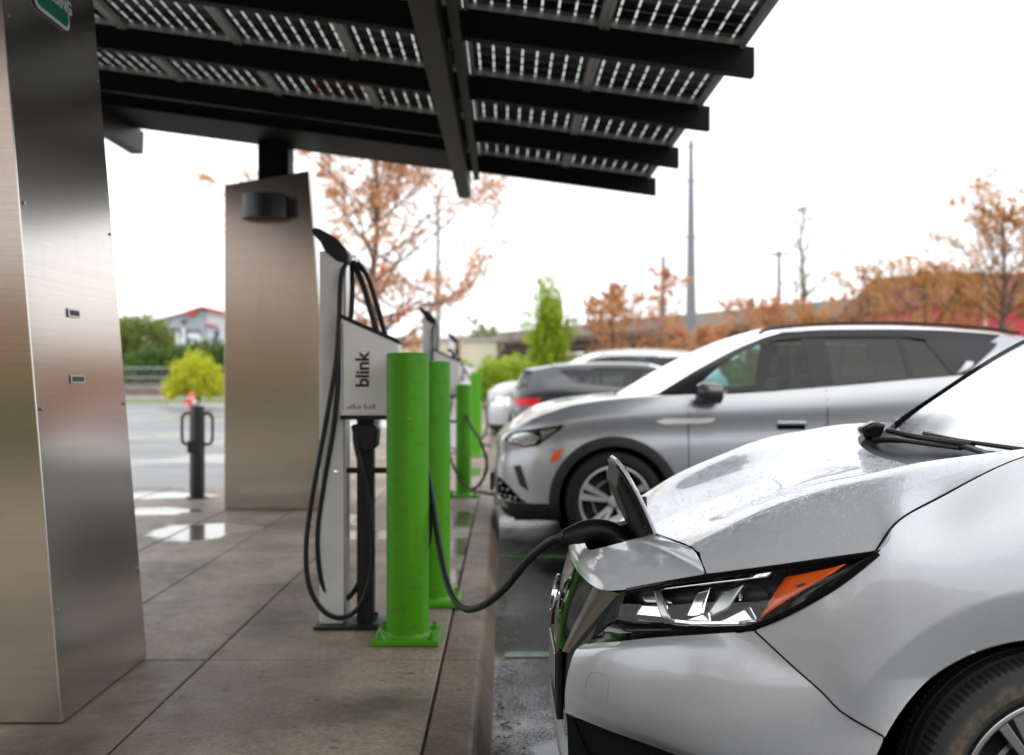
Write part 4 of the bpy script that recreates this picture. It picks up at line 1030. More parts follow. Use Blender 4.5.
    W([(3.04,bz(3.04)),(3.35,bz(3.35))],[(3.02,1.533),(3.20,1.51)],'quarter_window',M['window_dark'])
    W([(3.34,bz(3.34)),(3.42,bz(3.42)),(3.52,1.33)],[(3.19,1.512),(3.35,1.53),(3.74,1.50)],'pillar_trim',M['cladding'],.006)
    # belt moulding
    bt=MB().tube([Vector((u,-(gv(u,bz(u))+.004),bz(u))) for u in [1.4+.1*i for i in range(20)]],.009,6); bd(bt,'belt_moulding',M['black_gloss'])
    # front glass frame
    # interior
    it=bd(MB().box(1.0,4.2,-.78,0,.45,.62),'cabin_floor',M['black_rough'],sm=False)
    bd(MB().prism([(1.05,.7),(1.05,1.08),(1.30,1.10),(1.5,1.0),(1.45,.7)],'y',-.74,0),'dashboard',M['black_plastic'],sm=False)
    for (u,yo) in ((2.15,-.38),(2.15,.38),(3.1,-.42),(3.1,.42)):
        s=MB(); s.prism([(u-.45,.62),(u-.45,.80),(u+.05,.78),(u+.18,1.25),(u+.30,1.25),(u+.18,.62)],'y',yo-.24,yo+.24)
        s.prism([(u+.17,1.27),(u+.2,1.43),(u+.29,1.43),(u+.30,1.27)],'y',yo-.12,yo+.12)
        so=T(s).build('seat',M['seat'],root,bevel=.03)
    sw_=MB().lathe([(.175,-.012),(.19,0),(.175,.012),(.165,0),(.175,-.012)],(0,0,0),'x',24)
    for i,p in enumerate(sw_.v): q=Matrix.Rotation(R(-25),3,'Y')@p; sw_.v[i]=q+Vector((1.62,.38,1.02))
    T(sw_).build('steering_wheel',M['black_plastic'],root,smooth=True)
    # rails
    if rails:
        rl=MB().tube(cr([Vector(p) for p in ((1.98,-.60,1.575),(2.1,-.59,1.612),(2.6,-.575,1.652),(3.2,-.575,1.65),(3.7,-.572,1.615),(3.95,-.567,1.575))],4),.014,6)
        bd(rl,'roof_rail',M['black_plastic'] if detail else M['satin'])
    # mirror
    mr=MB().lathe([(0,-.0),(.06,.0),(.085,.03),(.09,.09),(.075,.15),(.0,.19)],(0,0,0),'x',16)
    for i,p in enumerate(mr.v): mr.v[i]=Vector((p.x*1.15+1.44,p.y*1.25-1.02,p.z*.78+1.145))
    mo=bd(mr,'mirror_cap',M['mirror_grey'] if detail else top)
    bd(MB().prism([(1.46,1.10),(1.52,1.06),(1.60,1.06),(1.62,1.10),(1.62,1.125),(1.46,1.12)],'y',-1.08,-.84),'mirror_base',M['black_plastic'],mo,sm=False)
    # handles
    for u in (2.15,3.12):
        z=.905+.02*(u>3); v=bodyv(u,z)
        bd(MB().box(u-.115,u+.10,-(v+.012),-(v-.01),z+.0,z+.024),'door_handle',top,sm=False,bevel=.008)
        bd(MB().box(u-.11,u+.09,-(v+.005),-(v-.02),z-.035,z-.002),'handle_recess',M['gap'],sm=False)
    # wheels
    for u in (.87,3.64):
        for s in (-1,1):
            wx=X0+(L-u*kL if flip else u*kL)
            wheel(root,(wx,Yc+s*(.83*kW),.35*min(1,kz*1.0)),.355,.235,.262,wheel_style,rim_mat or M['rim_silver'],side=s,turn=.3)
    # lamps
    def band(j0,j1,z0,z1,o): # strip round the corner between grid columns
        pts0=[];pts1=[]
        for j in range(j0,j1+1):
            f0=(z0-.33)/(cols[j][2]-.33); f1=(z1-.33)/(cols[j][2]-.33)
            pts0.append(pt(j,z0,interp(f0,[(0,0)]+fr)+o)); pts1.append(pt(j,z1,interp(f1,[(0,0)]+fr)+o))
        return MB().grid(surf([pts0,pts1],2,4))
    if not detail:
        bd(band(2,4,.66,.82,.006),'headlight',M['bowl'])
        bd(band(13,16,.86,1.0,.006),'taillight',M['red_lens'])
        bd(band(0,1,.45,.72,.005),'grille',M['black_gloss'])
        bd(band(15,17,.33,.55,.006),'rear_diffuser',M['black_plastic'])
    else:
        bd(band(13,16,.9,1.0,.006),'taillight',M['red_lens'])
    for u0,u1 in (((1.40,.40),(1.40,1.10)),((2.40,.36),(2.40,1.16))) if True else ():
        L_=[]
        for k in range(12):
            z=lerp(u0[1],u1[1],k/11); L_.append(Vector((u0[0],-(bodyv(u0[0],z)+.0005),z)))
        bd(MB().tube(L_,.0035,5),'door_seam',M['gap'])
    L_=[]
    for k in range(12):
        z=lerp(.40,1.20,k/11); uu=3.3-.22*max(0,(.85-z))*1.2 if z<.85 else 3.3+.1*(z-.85); L_.append(Vector((uu,-(bodyv(uu,z)+.0005),z)))
    bd(MB().tube(L_,.0035,5),'door_seam',M['gap'])
    bvh=BVHTree.FromPolygons([o_ for o_ in body.v],body.f)
    return root,bvh,bm_
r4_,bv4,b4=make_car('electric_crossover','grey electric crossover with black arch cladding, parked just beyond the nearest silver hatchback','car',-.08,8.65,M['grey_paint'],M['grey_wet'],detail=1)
YC4=8.65
hl=[(504,440),(510,434),(519,431),(536,428.5),(564.5,424.5),(561,429),(547,438.5),(538,445.5),(525,447.5),(511,443)]
h_=decal(hl,bv4,'headlight',M['black_gloss'],r4_,.004,.006,YC4)
decal([(508,440),(514,434.5),(523,432.5),(532,433),(540,437),(535,443.5),(525,445.5),(513,442)],bv4,'headlight_bowl',M['satin'],h_,.007,.003,YC4)
decal([(540,431.5),(558,427.8),(553,432),(541,440),(542,436)],bv4,'running_light',M['satin'],h_,.007,.003,YC4)
for px_ in (517.5,526.5): decal([(px_-3.2,438.5),(px_,435.2),(px_+3.2,438),(px_,442)],bv4,'projector',M['bowl'],h_,.010,.003,YC4); decal([(px_-1.2,438.5),(px_,437),(px_+1.2,438.5),(px_,440)],bv4,'projector_lens',M['mirror_grey'],h_,.012,.002,YC4,sub=1)
decal([(553.5,450.5),(564.5,449.5),(560,458),(551,463.5),(550.5,460)],bv4,'side_marker',M['orange'],r4_,.004,.004,YC4)
decal([(514,466),(520.5,465),(529,491),(519.5,485)],bv4,'air_vent',M['black_plastic'],r4_,.003,.003,YC4)
lg=decal([(498,476),(505,482),(520,498),(528,503),(519,512),(506,510),(498,505)],bv4,'lower_grille',M['gap'],r4_,.003,.003,YC4)
for k in range(5):
    for j in range(5):
        cx_,cy_=501+k*5+(j%2)*2.2-j*.2,483+j*5.5+k*1.2
        if cy_<481+ (cx_-499)*.9 or cx_+ (cy_-505)*1.2>527: continue
        decal([(cx_-1.3,cy_),(cx_,cy_-1.5),(cx_+1.3,cy_),(cx_,cy_+1.5)],bv4,'grille_stud',M['satin'],lg,.006,.002,YC4,sub=0)
decal([(655.5,421.5),(664,418.8),(716,418),(712,422),(700,423.5),(664,424.3)],bv4,'fender_badge_strip',M['box_white'],r4_,.004,.004,YC4)
seam([(690,437),(740,434),(833,431),(900,426),(960,420)],bv4,'body_crease',M['grey_paint'],r4_,.004,YC4,off=-.002)
# front plate holder
fp=MB().box(-.118,-.088,8.40,8.90,.36,.50).build('plate_holder',M['black_plastic'],r4_,bevel=.004)
MB().prism([(-.085,.30),(-.085,.33),(.1,.36),(.1,.25)],'y',8.0,9.3).build('front_lip',M['satin'],r4_)

make_car('hatchback','black hatchback parked tail first with its red tail lamp towards the kerb','car',.12,18.3,M['dark_paint'],kL=.93,kW=.96,kz=.915,flip=True,wheel_style='five',rails=False,arch=False,glass='window_dark')
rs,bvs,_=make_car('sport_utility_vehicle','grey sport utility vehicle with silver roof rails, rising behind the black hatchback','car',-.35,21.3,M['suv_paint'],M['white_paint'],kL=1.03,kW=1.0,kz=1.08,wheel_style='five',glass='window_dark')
make_car('sport_utility_vehicle','farthest pale sport utility vehicle of the row, below the lime shrubs','car',-.55,33,M['white_paint'],kL=1.0,kW=1.0,kz=1.03,wheel_style='five',glass='window_dark')
make_car('sport_utility_vehicle','white crossover near the far end of the row, mostly hidden by the grey one','car',-.35,27,M['white_paint'],kL=.95,kW=1.0,kz=.93,wheel_style='five',rails=False,glass='window_dark')
# ================================================================== HERO HATCHBACK
YL=3.2
hb=empty('electric_hatchback',LEAF_ORG,'nearest silver hatchback, wet with rain, nose flap open over a charging plug','car')
def V(X,v,z): return Vector((X,YL-v,z))
def gr(rows): return [[V(*p) for p in r] for r in rows]
def mk(Gd,name,mat,parent=hb,nr=7,nc=7,mir=True,circ=None,angle=50,solid=.0):
    S=surf(gr(Gd),nr,nc)
    mb=carve(S,circ) if circ else MB().grid(S)
    if mir: mb.mirror_y(YL)
    return mb.build(name,mat,parent,smooth=True,angle=angle,weld=True,solid=solid), mb
AR=(1.17,.27,.403); AR2=(3.89,.27,.403)
# flare: pull panel inside the arch crease inward a little
def flare(mb):
    for p in mb.v:
        r=math.hypot(p.x-1.19,(p.z-.31)*1.06); s=1 if p.y<YL else -1
        if r<.50:
            p.y+= s*.24*(.50-r)*max(0,min(1,(p.z-.47)/.12))
    return mb
cap_O=[(.195,0,.702),(.205,.25,.702),(.243,.45,.700),(.31,.53,.716),(.395,.595,.747),(.47,.648,.773),(.468,.607,.804),(.460,.552,.820),(.448,.47,.818),(.421,.25,.804),(.418,.0,.795)]
cap_I=[(.240,0,.742),(.241,.08,.743),(.248,.135,.750),(.268,.165,.760),(.305,.18,.772),(.350,.185,.785),(.366,.185,.789),(.383,.184,.793),(.40,.18,.797),(.408,.12,.797),(.410,0,.795)]
def lerpP(a,b,t,dz=0,dx=0): return tuple(a[i]+(b[i]-a[i])*t for i in range(3))[:0]+(a[0]+(b[0]-a[0])*t+dx,a[1]+(b[1]-a[1])*t,a[2]+(b[2]-a[2])*t+dz)
bul=[.010,.012,.016,.010,.010,.008,.006,.004,.003,.002,.0]
m1=[lerpP(a,b,.22,bu,-.004) for a,b,bu in zip(cap_O,cap_I,bul)]; m2=[lerpP(a,b,.6,bu*.9) for a,b,bu in zip(cap_O,cap_I,bul)]
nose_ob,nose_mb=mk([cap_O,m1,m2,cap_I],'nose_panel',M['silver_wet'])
# recess of the charge port
I2=[(p[0]+(.33-p[0])*.10,p[1]*.92,p[2]-.012) for p in cap_I]; I3=[(.33+(p[0]-.33)*.86,p[1]*.86,.66) for p in cap_I]; I4=[(.33,0,.655)]*11
mk([cap_I,I2],'port_rim',M['chrome'],nr=3)
mk([I2,I3,I4],'port_well',M['black_gloss'],nr=3)
po=MB()
for yy,rr in ((-.07,.034),(.06,.042)):
    po.lathe([(rr,.0),(rr,.05),(rr*.8,.055),(rr*.78,.02),(0,.02)],(.355,YL+yy,.68),'z',20)
po.build('charge_socket',M['black_plastic'],hb,smooth=True,angle=30)
# hood
H=[[(.422,0,.797),(.424,.25,.806),(.450,.47,.820),(.464,.555,.822),(.472,.610,.806),(.476,.650,.776)],
   [(.60,0,.868),(.60,.28,.879),(.605,.47,.900),(.61,.60,.903),(.617,.69,.872),(.622,.760,.816)],
   [(.77,0,.935),(.77,.29,.945),(.775,.50,.970),(.785,.645,.972),(.80,.765,.932),(.808,.856,.862)],
   [(.90,0,.966),(.90,.3,.976),(.89,.5,1.000),(.88,.65,1.008),(.868,.755,.975),(.862,.834,.922)],
   [(1.02,0,.984),(1.02,.3,.992),(1.01,.5,1.020),(.99,.65,1.038),(.975,.735,1.008),(.966,.789,.968)],
   [(1.13,0,.990),(1.13,.3,.998),(1.14,.5,1.032),(1.16,.64,1.062),(1.175,.70,1.066),(1.19,.742,1.060)],
   [(1.19,0,.985),(1.19,.3,.995),(1.215,.5,1.033),(1.33,.625,1.076),(1.38,.67,1.083),(1.42,.705,1.083)]]
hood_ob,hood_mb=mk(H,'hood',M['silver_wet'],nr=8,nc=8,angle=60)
mk([[(p[0],p[1],p[2]) for p in H[6]],[(p[0]+.012,p[1],p[2]-.03) for p in H[6]]],'hood_edge',M['silver'],nr=1,nc=8)
# cowl, glass
GB=[(1.40,0,1.03),(1.41,.3,1.03),(1.405,.5,1.035),(1.40,.60,1.042),(1.40,.662,1.052)]
mk([[(p[0]+.004,p[1],p[2]-.02) for p in H[6]],[(1.29,0,.978),(1.30,.3,.985),(1.33,.5,1.005),(1.355,.61,1.03),(1.38,.66,1.06),(1.42,.70,1.082)],[(p[0]+.01,p[1],p[2]-.004) for p in GB[:4]+[(1.38,.65,1.05)]+GB[4:]]],'cowl',M['black_plastic'],nr=3)
mk([GB,[(1.61,0,1.204),(1.60,.3,1.198),(1.575,.5,1.183),(1.55,.60,1.167),(1.53,.655,1.155)],[(1.92,0,1.415),(1.90,.3,1.405),(1.87,.5,1.383),(1.85,.58,1.368),(1.83,.612,1.356)],[(2.25,0,1.535),(2.22,.3,1.528),(2.17,.48,1.508),(2.14,.54,1.494),(2.12,.56,1.485)]],'windshield',M['windshield'])
mk([[(1.40,.662,1.052),(1.53,.657,1.155),(1.83,.615,1.356),(2.12,.563,1.485)],[(1.385,.695,1.062),(1.52,.69,1.158),(1.82,.635,1.362),(2.11,.585,1.487)]],'glass_trim',M['black_gloss'],nr=2)
mk([[(1.385,.695,1.062),(1.52,.69,1.158),(1.82,.635,1.362),(2.11,.585,1.487)],[(1.43,.715,1.092),(1.58,.725,1.15),(1.88,.68,1.33),(2.14,.625,1.455)]],'front_pillar',M['silver'],nr=3)
# frit band
# wipers
def wiper(sgn):
    pass
wp=MB().tube(cr([V(1.26,.45,1.015),V(1.31,.30,1.03),V(1.36,.05,1.036),V(1.385,-.15,1.038)],6),[.009]*18+[.006],7)
wpo=wp.build('wiper_arm',M['black_plastic'],hb,smooth=True)
MB().tube(cr([V(1.36,.50,1.052),V(1.375,.2,1.05),V(1.385,-.1,1.05),V(1.395,-.38,1.056)],5),.007,6).build('wiper_blade',M['rubber'],wpo,smooth=True)
wp2=MB().tube(cr([V(1.27,-.50,1.025),V(1.31,-.42,1.032),V(1.345,-.25,1.03),V(1.365,-.02,1.03)],6),[.011]*8+[.008]*11,7).build('wiper_arm',M['black_plastic'],hb,smooth=True)
MB().tube(cr([V(1.345,-.58,1.055),V(1.36,-.3,1.045),V(1.37,.05,1.044)],5),.010,6).build('wiper_blade',M['rubber'],wp2,smooth=True)
MB().prism([(1.25,1.03),(1.24,1.065),(1.29,1.09),(1.33,1.08),(1.31,1.03)],'y',YL+.54,YL+.60).build('hood_seal',M['black_gloss'],hb,bevel=.01)
# headlight
LT=[(.305,.525,.712),(.395,.595,.744),(.485,.662,.773),(.622,.762,.812),(.735,.828,.842),(.804,.858,.858)]
LBt=[(.278,.550,.646),(.345,.625,.652),(.430,.693,.657),(.552,.788,.680),(.70,.842,.768),(.800,.862,.850)]
LM=[tuple(lerpP(a,b,.5)) for a,b in zip(LT,LBt)]; LM=[(a-.006,b+.006,c) for a,b,c in LM]
lens,_=mk([LT,LM,LBt],'headlight',M['lens'],nr=5)
def inset(L,d,t=0): return [(a+d*.8,b-d*.75,c) for a,b,c in L]
mk([inset(LT,.004),inset(LM,.055),inset(LBt,.004)],'headlight_housing',M['black_plastic'],lens,nr=6)
# black frame around lens
fr_t=[(a,b,c+.0015) for a,b,c in LT]
def rim_tube(L,r,nm,mat,par,o=.0):
    mb=MB().tube(cr([V(a,b+o,c) for a,b,c in L],6),r,6); mb.mirror_y(YL); return mb.build(nm,mat,par,smooth=True)
rim_tube(LT,.0065,'lens_frame',M['black_gloss'],lens); 
rim_tube([LBt[2]]+LBt[3:]+[LT[5]],.008,'lens_frame',M['black_gloss'],lens)
rim_tube(LBt[:4],.006,'lens_frame',M['black_gloss'],lens)
# orange reflector: in lens surface param coordinates
def LP(s,t,d=0.006):   # s along 0..5, t 0 top..1 bottom
    i=min(4,int(s)); f=s-i
    a=lerpP(LT[i],LT[i+1],f); b=lerpP(LBt[i],LBt[i+1],f); p=lerpP(a,b,t); k=1-4*(t-.5)**2
    return (p[0]-.006*k+d*.8,p[1]+.006*k-d*.75,p[2])
def lensplate(quad,nm,mat,d=.006,n=5,tk=.006):
    # quad of (s,t) corners
    Gd=[]
    for i in range(n+1):
        row=[]
        for j in range(n+1):
            u,w=j/n,i/n
            s=(quad[0][0]*(1-u)+quad[1][0]*u)*(1-w)+(quad[3][0]*(1-u)+quad[2][0]*u)*w
            t=(quad[0][1]*(1-u)+quad[1][1]*u)*(1-w)+(quad[3][1]*(1-u)+quad[2][1]*u)*w
            row.append(LP(s,t,d))
        Gd.append(row)
    mb=MB().grid([[V(*p) for p in r] for r in Gd]); mb.mirror_y(YL)
    return mb.build(nm,mat,lens,smooth=True,solid=tk)
lensplate([(3.20,.22),(4.28,.26),(4.05,.42),(3.06,.90)],'turn_reflector',M['orange'],.006)
lensplate([(3.50,.46),(3.62,.46),(3.62,.51),(3.50,.51)] ,'reflector_clip',M['ink'],.003)
lensplate([(.10,.12),(.52,.14),(1.2,.55),(.35,.50)],'corner_reflector',M['satin'],.030)
lensplate([(.35,.52),(1.15,.56),(1.28,.92),(.22,.90)],'corner_reflector',M['bowl'],.022)
lensplate([(.62,.06),(.80,.08),(1.50,.92),(1.28,.92)],'light_guide',M['satin'],.006)
lensplate([(.5,.05),(2.9,.05),(2.85,.16),(.62,.16)],'top_light_bar',M['chrome'],.014)
lensplate([(1.35,.86),(3.0,.90),(2.98,.96),(1.35,.94)],'bottom_light_bar',M['chrome'],.010)
# projector bowls
pb=MB()
for (s,t,rr) in ((2.72,.55,.036),(2.15,.55,.036)):
    c=Vector(V(*LP(s,t,.05)))
    l=MB().lathe([(.008,.035),(.018,.03),(rr*.8,.016),(rr,-.008),(rr+.003,-.01)],(0,0,0),'x',24)
    a=Matrix.Rotation(R(38),3,'Z')
    for p in l.v: q=Vector((p.x,p.y*1.15,p.z*.85)); pb.v.append(a@q+c)
    o=len(pb.v)-len(l.v); pb.f+=[tuple(i+o for i in f) for f in l.f]
pb.mirror_y(YL); pb.build('projector_bowl',M['bowl'],lens,smooth=True)
lensplate([(1.70,.25),(1.95,.20),(2.05,.85),(1.62,.95)],'inner_fin',M['bowl'],.03)
lensplate([(1.62,.95),(2.15,.70),(2.25,.93),(1.62,.97)],'inner_fin',M['chrome'],.02)
lensplate([(2.2,.35),(2.50,.22),(2.42,.70),(2.05,.93)],'inner_fin',M['satin'],.028)
lensplate([(2.35,.93),(2.75,.62),(3.0,.93),(2.6,.97)],'inner_fin',M['bowl'],.02)
# gloss black strip under the headlight + black triangle beside grille
mk([[(.284,.497,.697),(.250,.42,.633),(.212,.34,.563),(.172,.25,.485)],[(.30,.50,.66),(.29,.47,.60),(.25,.42,.54),(.21,.36,.47)]],'grille_side_recess',M['black_rough'],nr=3)
BT0=[(.222,.42,.566),(.275,.56,.606),(.355,.655,.638),(.45,.733,.662),(.556,.790,.677)]
B0=[(.205,.42,.552),(.268,.56,.592),(.350,.66,.626),(.45,.737,.652),(.560,.792,.673)]
mk([[(.262,.47,.640),(.285,.555,.644),(.345,.627,.650),(.430,.695,.655),(.552,.789,.678)],[(.26,.45,.60),(.30,.555,.620),(.365,.64,.64),(.45,.715,.657),(.553,.787,.676)],B0],'headlight_sill',M['black_gloss'],nr=3)
mk([[(.284,.495,.700),(.302,.522,.711)],[(.272,.46,.66),(.290,.54,.68)],[(.250,.43,.60),(.278,.548,.643)]],'lamp_side_panel',M['black_rough'],nr=3,nc=3)
# V band and grille
VO=[(.283,.497,.699),(.250,.42,.635),(.212,.34,.565),(.170,.25,.487)]; VI=[(.230,.40,.699),(.205,.34,.623),(.181,.27,.553),(.160,.20,.480)]
VOb=[(a+.03,b+.035,c-.004) for a,b,c in VO]
mk([VI,[lerpP(a,b,.5,0,-.006) for a,b in zip(VI,VO)],VO,VOb],'grille_band',M['band'],nr=3)
GI=[[(.196,0,.700),(.199,.18,.700),(.231,.399,.698)],[(.172,0,.628),(.179,.18,.627),(.206,.339,.623)],[(.153,0,.545),(.160,.14,.547),(.182,.269,.553)],[(.146,0,.465),(.150,.11,.47),(.161,.199,.480)]]
mk(GI,'grille_panel',M['black_gloss'])
# emblem (plain ring and bar)
em=MB()
em.tube([V(.153-.006*0+.0,.0,.60)+Vector((-.004+.018*math.sin(a)*1.0*0.6,.055*math.cos(a),.052*math.sin(a))) for a in [i*math.pi/12 for i in range(25)]],.006,6)
em.box(.148,.160,YL-.066,YL+.066,.592,.61)
em.build('emblem',M['chrome'],hb,smooth=True)
# lower mouth behind plate
mk([[(.17,0,.47),(.175,.2,.475),(.20,.34,.53),(.235,.43,.60)],[(.165,0,.40),(.17,.2,.40),(.178,.34,.42),(.185,.42,.47)],[(.165,0,.30),(.17,.2,.30),(.175,.34,.33),(.175,.43,.37)],[(.2,0,.20),(.205,.2,.20),(.21,.34,.21),(.24,.5,.22)]],'lower_grille',M['black_plastic'])
# bumper
SH=[(.560,.792,.673),(.637,.826,.602),(.69,.851,.556),(.735,.866,.512),(.815,.884,.468)]
BP=[B0,
    [(.182,.42,.535),(.245,.57,.572),(.330,.675,.603),(.445,.757,.63),SH[1]],
    [(.166,.42,.49),(.235,.575,.515),(.325,.69,.545),(.455,.782,.57),SH[2]],
    [(.158,.42,.45),(.236,.575,.465),(.330,.693,.485),(.475,.797,.505),SH[3]],
    [(.155,.42,.42),(.243,.57,.425),(.340,.690,.435),(.495,.805,.45),SH[4]],
    [(.155,.42,.40),(.248,.563,.398),(.346,.672,.395),(.50,.795,.385),(.79,.885,.385)],
    [(.155,.42,.375),(.262,.553,.370),(.365,.645,.36),(.52,.765,.335),(.772,.872,.27)]]
bump_ob,bump_mb=mk(BP,'bumper',M['silver'],nr=5,nc=8,circ=[AR],angle=70)
# bumper inner edge return
mk([[r[0] for r in BP],[(.215,.405,r[0][2]) for r in BP]],'bumper_return',M['black_gloss'],nr=1,nc=4)
mk([[BP[6][i] for i in range(5)],[(p[0]+.06,p[1]-.05,p[2]-.03) for p in BP[6]]],'bumper_under',M['black_plastic'],nr=1,nc=6)
mk([[(.160,.415,.368),(.30,.51,.35),(.43,.60,.33),(.57,.72,.30),(.80,.84,.24)],[(.165,.42,.2),(.31,.52,.2),(.43,.62,.2),(.57,.73,.2),(.80,.84,.18)]],'side_intake',M['liner'],nr=3)
mk([[(.165,0,.262),(.165,.3,.262),(.19,.5,.258),(.30,.65,.25),(.5,.78,.24),(.765,.86,.235)],[(.145,0,.225),(.147,.3,.225),(.172,.5,.222),(.285,.66,.215),(.49,.79,.205),(.765,.87,.20)],[(.17,0,.175),(.172,.3,.175),(.2,.5,.172),(.31,.65,.17),(.5,.78,.165),(.77,.86,.16)]],'front_lip',M['silver'],nr=4)
# shut line strip, tow cover outline
def line3(pts,r,nm,mat,par=hb,n=6):
    mb=MB().tube(cr([V(*p) for p in pts],n),r,6); mb.mirror_y(YL); return mb.build(nm,mat,par,smooth=True)
bvB=BVHTree.FromPolygons(bump_mb.v,bump_mb.f)
seam([(586,700),(585.6,686),(590,674),(597,672.5),(606,675.5),(609,680),(608,692),(606.5,702),(596,700),(586,699)],bvB,'tow_eye_cover',M['label_grey'],bump_ob,.0007,None,4)
# plate bracket
pb_=MB().box(.145,.165,YL-.17,YL+.17,.275,.47).build('plate_bracket',M['black_plastic'],hb,bevel=.006)
MB().box(.138,.1445,YL-.155,YL+.155,.36,.462).build('number_plate',M['satin'],pb_,bevel=.003)
# fender
FN=[[SH[0],SH[1],SH[2],SH[3],SH[4]],
    [(.70,.843,.766),(.715,.860,.70),(.738,.870,.63),(.775,.880,.56),(.84,.887,.46)],
    [(.806,.861,.853),(.803,.874,.77),(.812,.882,.68),(.835,.888,.57),(.88,.890,.46)],
    [(.862,.837,.920),(.875,.867,.83),(.892,.882,.72),(.915,.890,.60),(.95,.892,.46)],
    [(.966,.792,.966),(.985,.850,.88),(1.0,.879,.77),(1.02,.892,.62),(1.03,.893,.46)],
    [(1.19,.745,1.060),(1.195,.828,.955),(1.2,.872,.82),(1.2,.892,.65),(1.2,.893,.46)],
    [(1.42,.712,1.081),(1.46,.815,.965),(1.47,.870,.83),(1.48,.890,.66),(1.48,.89,.46)],
    [(1.62,.735,1.085),(1.78,.812,.965),(1.80,.868,.82),(1.80,.887,.64),(1.80,.888,.46)]]
Sf=surf(gr(FN),20,20); fmb=carve(Sf,[AR]); flare(fmb); fmb.mirror_y(YL); fend=fmb.build('fender',M['silver'],hb,smooth=True,angle=0)
# arch lip (inner return)
lipo=MB()
Gl=[]
for inn in (0,.05):
    Gl.append([V(AR[0]+AR[2]*math.cos(R(a)),.876-inn+(-.006 if inn==0 else 0),AR[1]+AR[2]*math.sin(R(a))) for a in range(0,172,4)])
lipo.grid(Gl); lipo.mirror_y(YL); lipo.build('arch_return',M['black_plastic'],fend,smooth=True)
for cx in (AR[0],AR2[0]): MB().lathe([(.425,YL-.865),(.425,YL-.5),(0,YL-.5)],(cx,0,AR[1]),'y',40).mirror_y(YL).build('wheel_liner',M['liner'],hb,smooth=True,angle=40)
MB().box(.3,4.5,YL-.5,YL+.5,.17,.62).build('underbody',M['liner'],hb)
# rear half of the body
cols=[(1.80,.888,1.085,.735),(2.4,.893,1.10,.76),(3.0,.893,1.12,.765),(3.5,.892,1.15,.76),(3.89,.888,1.16,.755),(4.25,.86,1.13,.74),(4.48,.75,1.08,.66),(4.60,.45,1.05,.40),(4.63,0,1.05,0)]
SBG=[]
for (x,v,zb,vb) in cols:
    k=v/.893
    SBG.append([(x if x<4.4 else x-.03,vb,zb),(x,lerp(vb,v,.62),.965),(x,v*.978,.82),(x,v,.64),(x,v*.998,.46),(x,v*.985,.33),(x if x<4.4 else x-.03,v*.95,.20)])
sill=[(1.48,.888,.46),(1.48,.88,.33),(1.48,.85,.20)]
mk(SBG,'body_side',M['silver'],nr=6,nc=6,circ=[AR2],angle=60)
mk([[(1.45,.889,.462),(1.45,.88,.33),(1.45,.85,.20)],[(1.80,.889,.462),(1.80,.88,.33),(1.80,.85,.20)]],'sill',M['silver'],nr=8,nc=6,circ=[AR])
def gl(u,z): return .735+.03*math.sin(math.pi*min(1,max(0,(u-1.6)/3)))-.42*(z-1.09)
def sideL(lo,hi,nm,mat,off=0,k=4):
    Gd=[]
    for i in range(4):
        t=i/3; Gd.append([(lerp(l[0],h[0],t),gl(lerp(l[0],h[0],t),lerp(l[1],h[1],t))+off,lerp(l[1],h[1],t)) for l,h in zip(lo,hi)])
    return mk(Gd,nm,mat,nr=1,nc=k)
sideL([(1.66,1.087),(2.0,1.09),(2.4,1.102),(2.72,1.11)],[(1.68,1.13),(2.0,1.32),(2.35,1.455),(2.72,1.475)],'side_window',M['window'])
sideL([(2.72,1.11),(2.8,1.113)],[(2.72,1.475),(2.8,1.475)],'door_pillar',M['black_gloss'])
sideL([(2.8,1.113),(3.2,1.13),(3.55,1.152)],[(2.8,1.475),(3.2,1.465),(3.5,1.43)],'side_window',M['window_dark'])
sideL([(3.55,1.152),(3.9,1.165),(4.48,1.08)],[(3.5,1.43),(3.95,1.46),(4.35,1.38)],'rear_pillar',M['silver'])
mk([[(1.43,.716,1.09),(1.58,.725,1.15),(1.90,.68,1.335),(2.18,.625,1.47),(2.72,.61,1.525),(3.4,.60,1.51),(4.0,.575,1.45),(4.35,.55,1.38)],
    [(1.60,.735,1.09),(1.68,gl(1.68,1.13),1.13),(2.0,gl(2,1.32),1.32),(2.35,gl(2.35,1.455),1.455),(2.72,gl(2.72,1.475),1.475),(3.2,gl(3.2,1.465),1.465),(3.5,gl(3.5,1.43),1.43),(3.9,gl(3.9,1.3),1.32)]],'window_surround',M['silver'],nr=3)
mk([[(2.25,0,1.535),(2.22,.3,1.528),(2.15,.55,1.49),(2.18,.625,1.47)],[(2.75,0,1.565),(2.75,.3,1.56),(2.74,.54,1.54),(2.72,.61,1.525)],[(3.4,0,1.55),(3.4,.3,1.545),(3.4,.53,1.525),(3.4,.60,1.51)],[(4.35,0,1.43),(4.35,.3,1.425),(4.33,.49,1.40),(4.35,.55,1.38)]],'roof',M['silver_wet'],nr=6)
mk([[(4.36,0,1.40),(4.35,.3,1.395),(4.34,.54,1.37)],[(4.62,0,1.06),(4.6,.35,1.06),(4.5,.65,1.08)]],'rear_window',M['window_dark'],nr=4)
MB().box(1.35,4.3,YL-.72,YL+.72,.5,.66).build('cabin_floor',M['black_rough'],hb)
MB().prism([(1.42,.7),(1.42,1.0),(1.72,1.03),(1.95,.95),(1.9,.7)],'y',YL-.70,YL+.70).build('dashboard',M['black_plastic'],hb,bevel=.03)
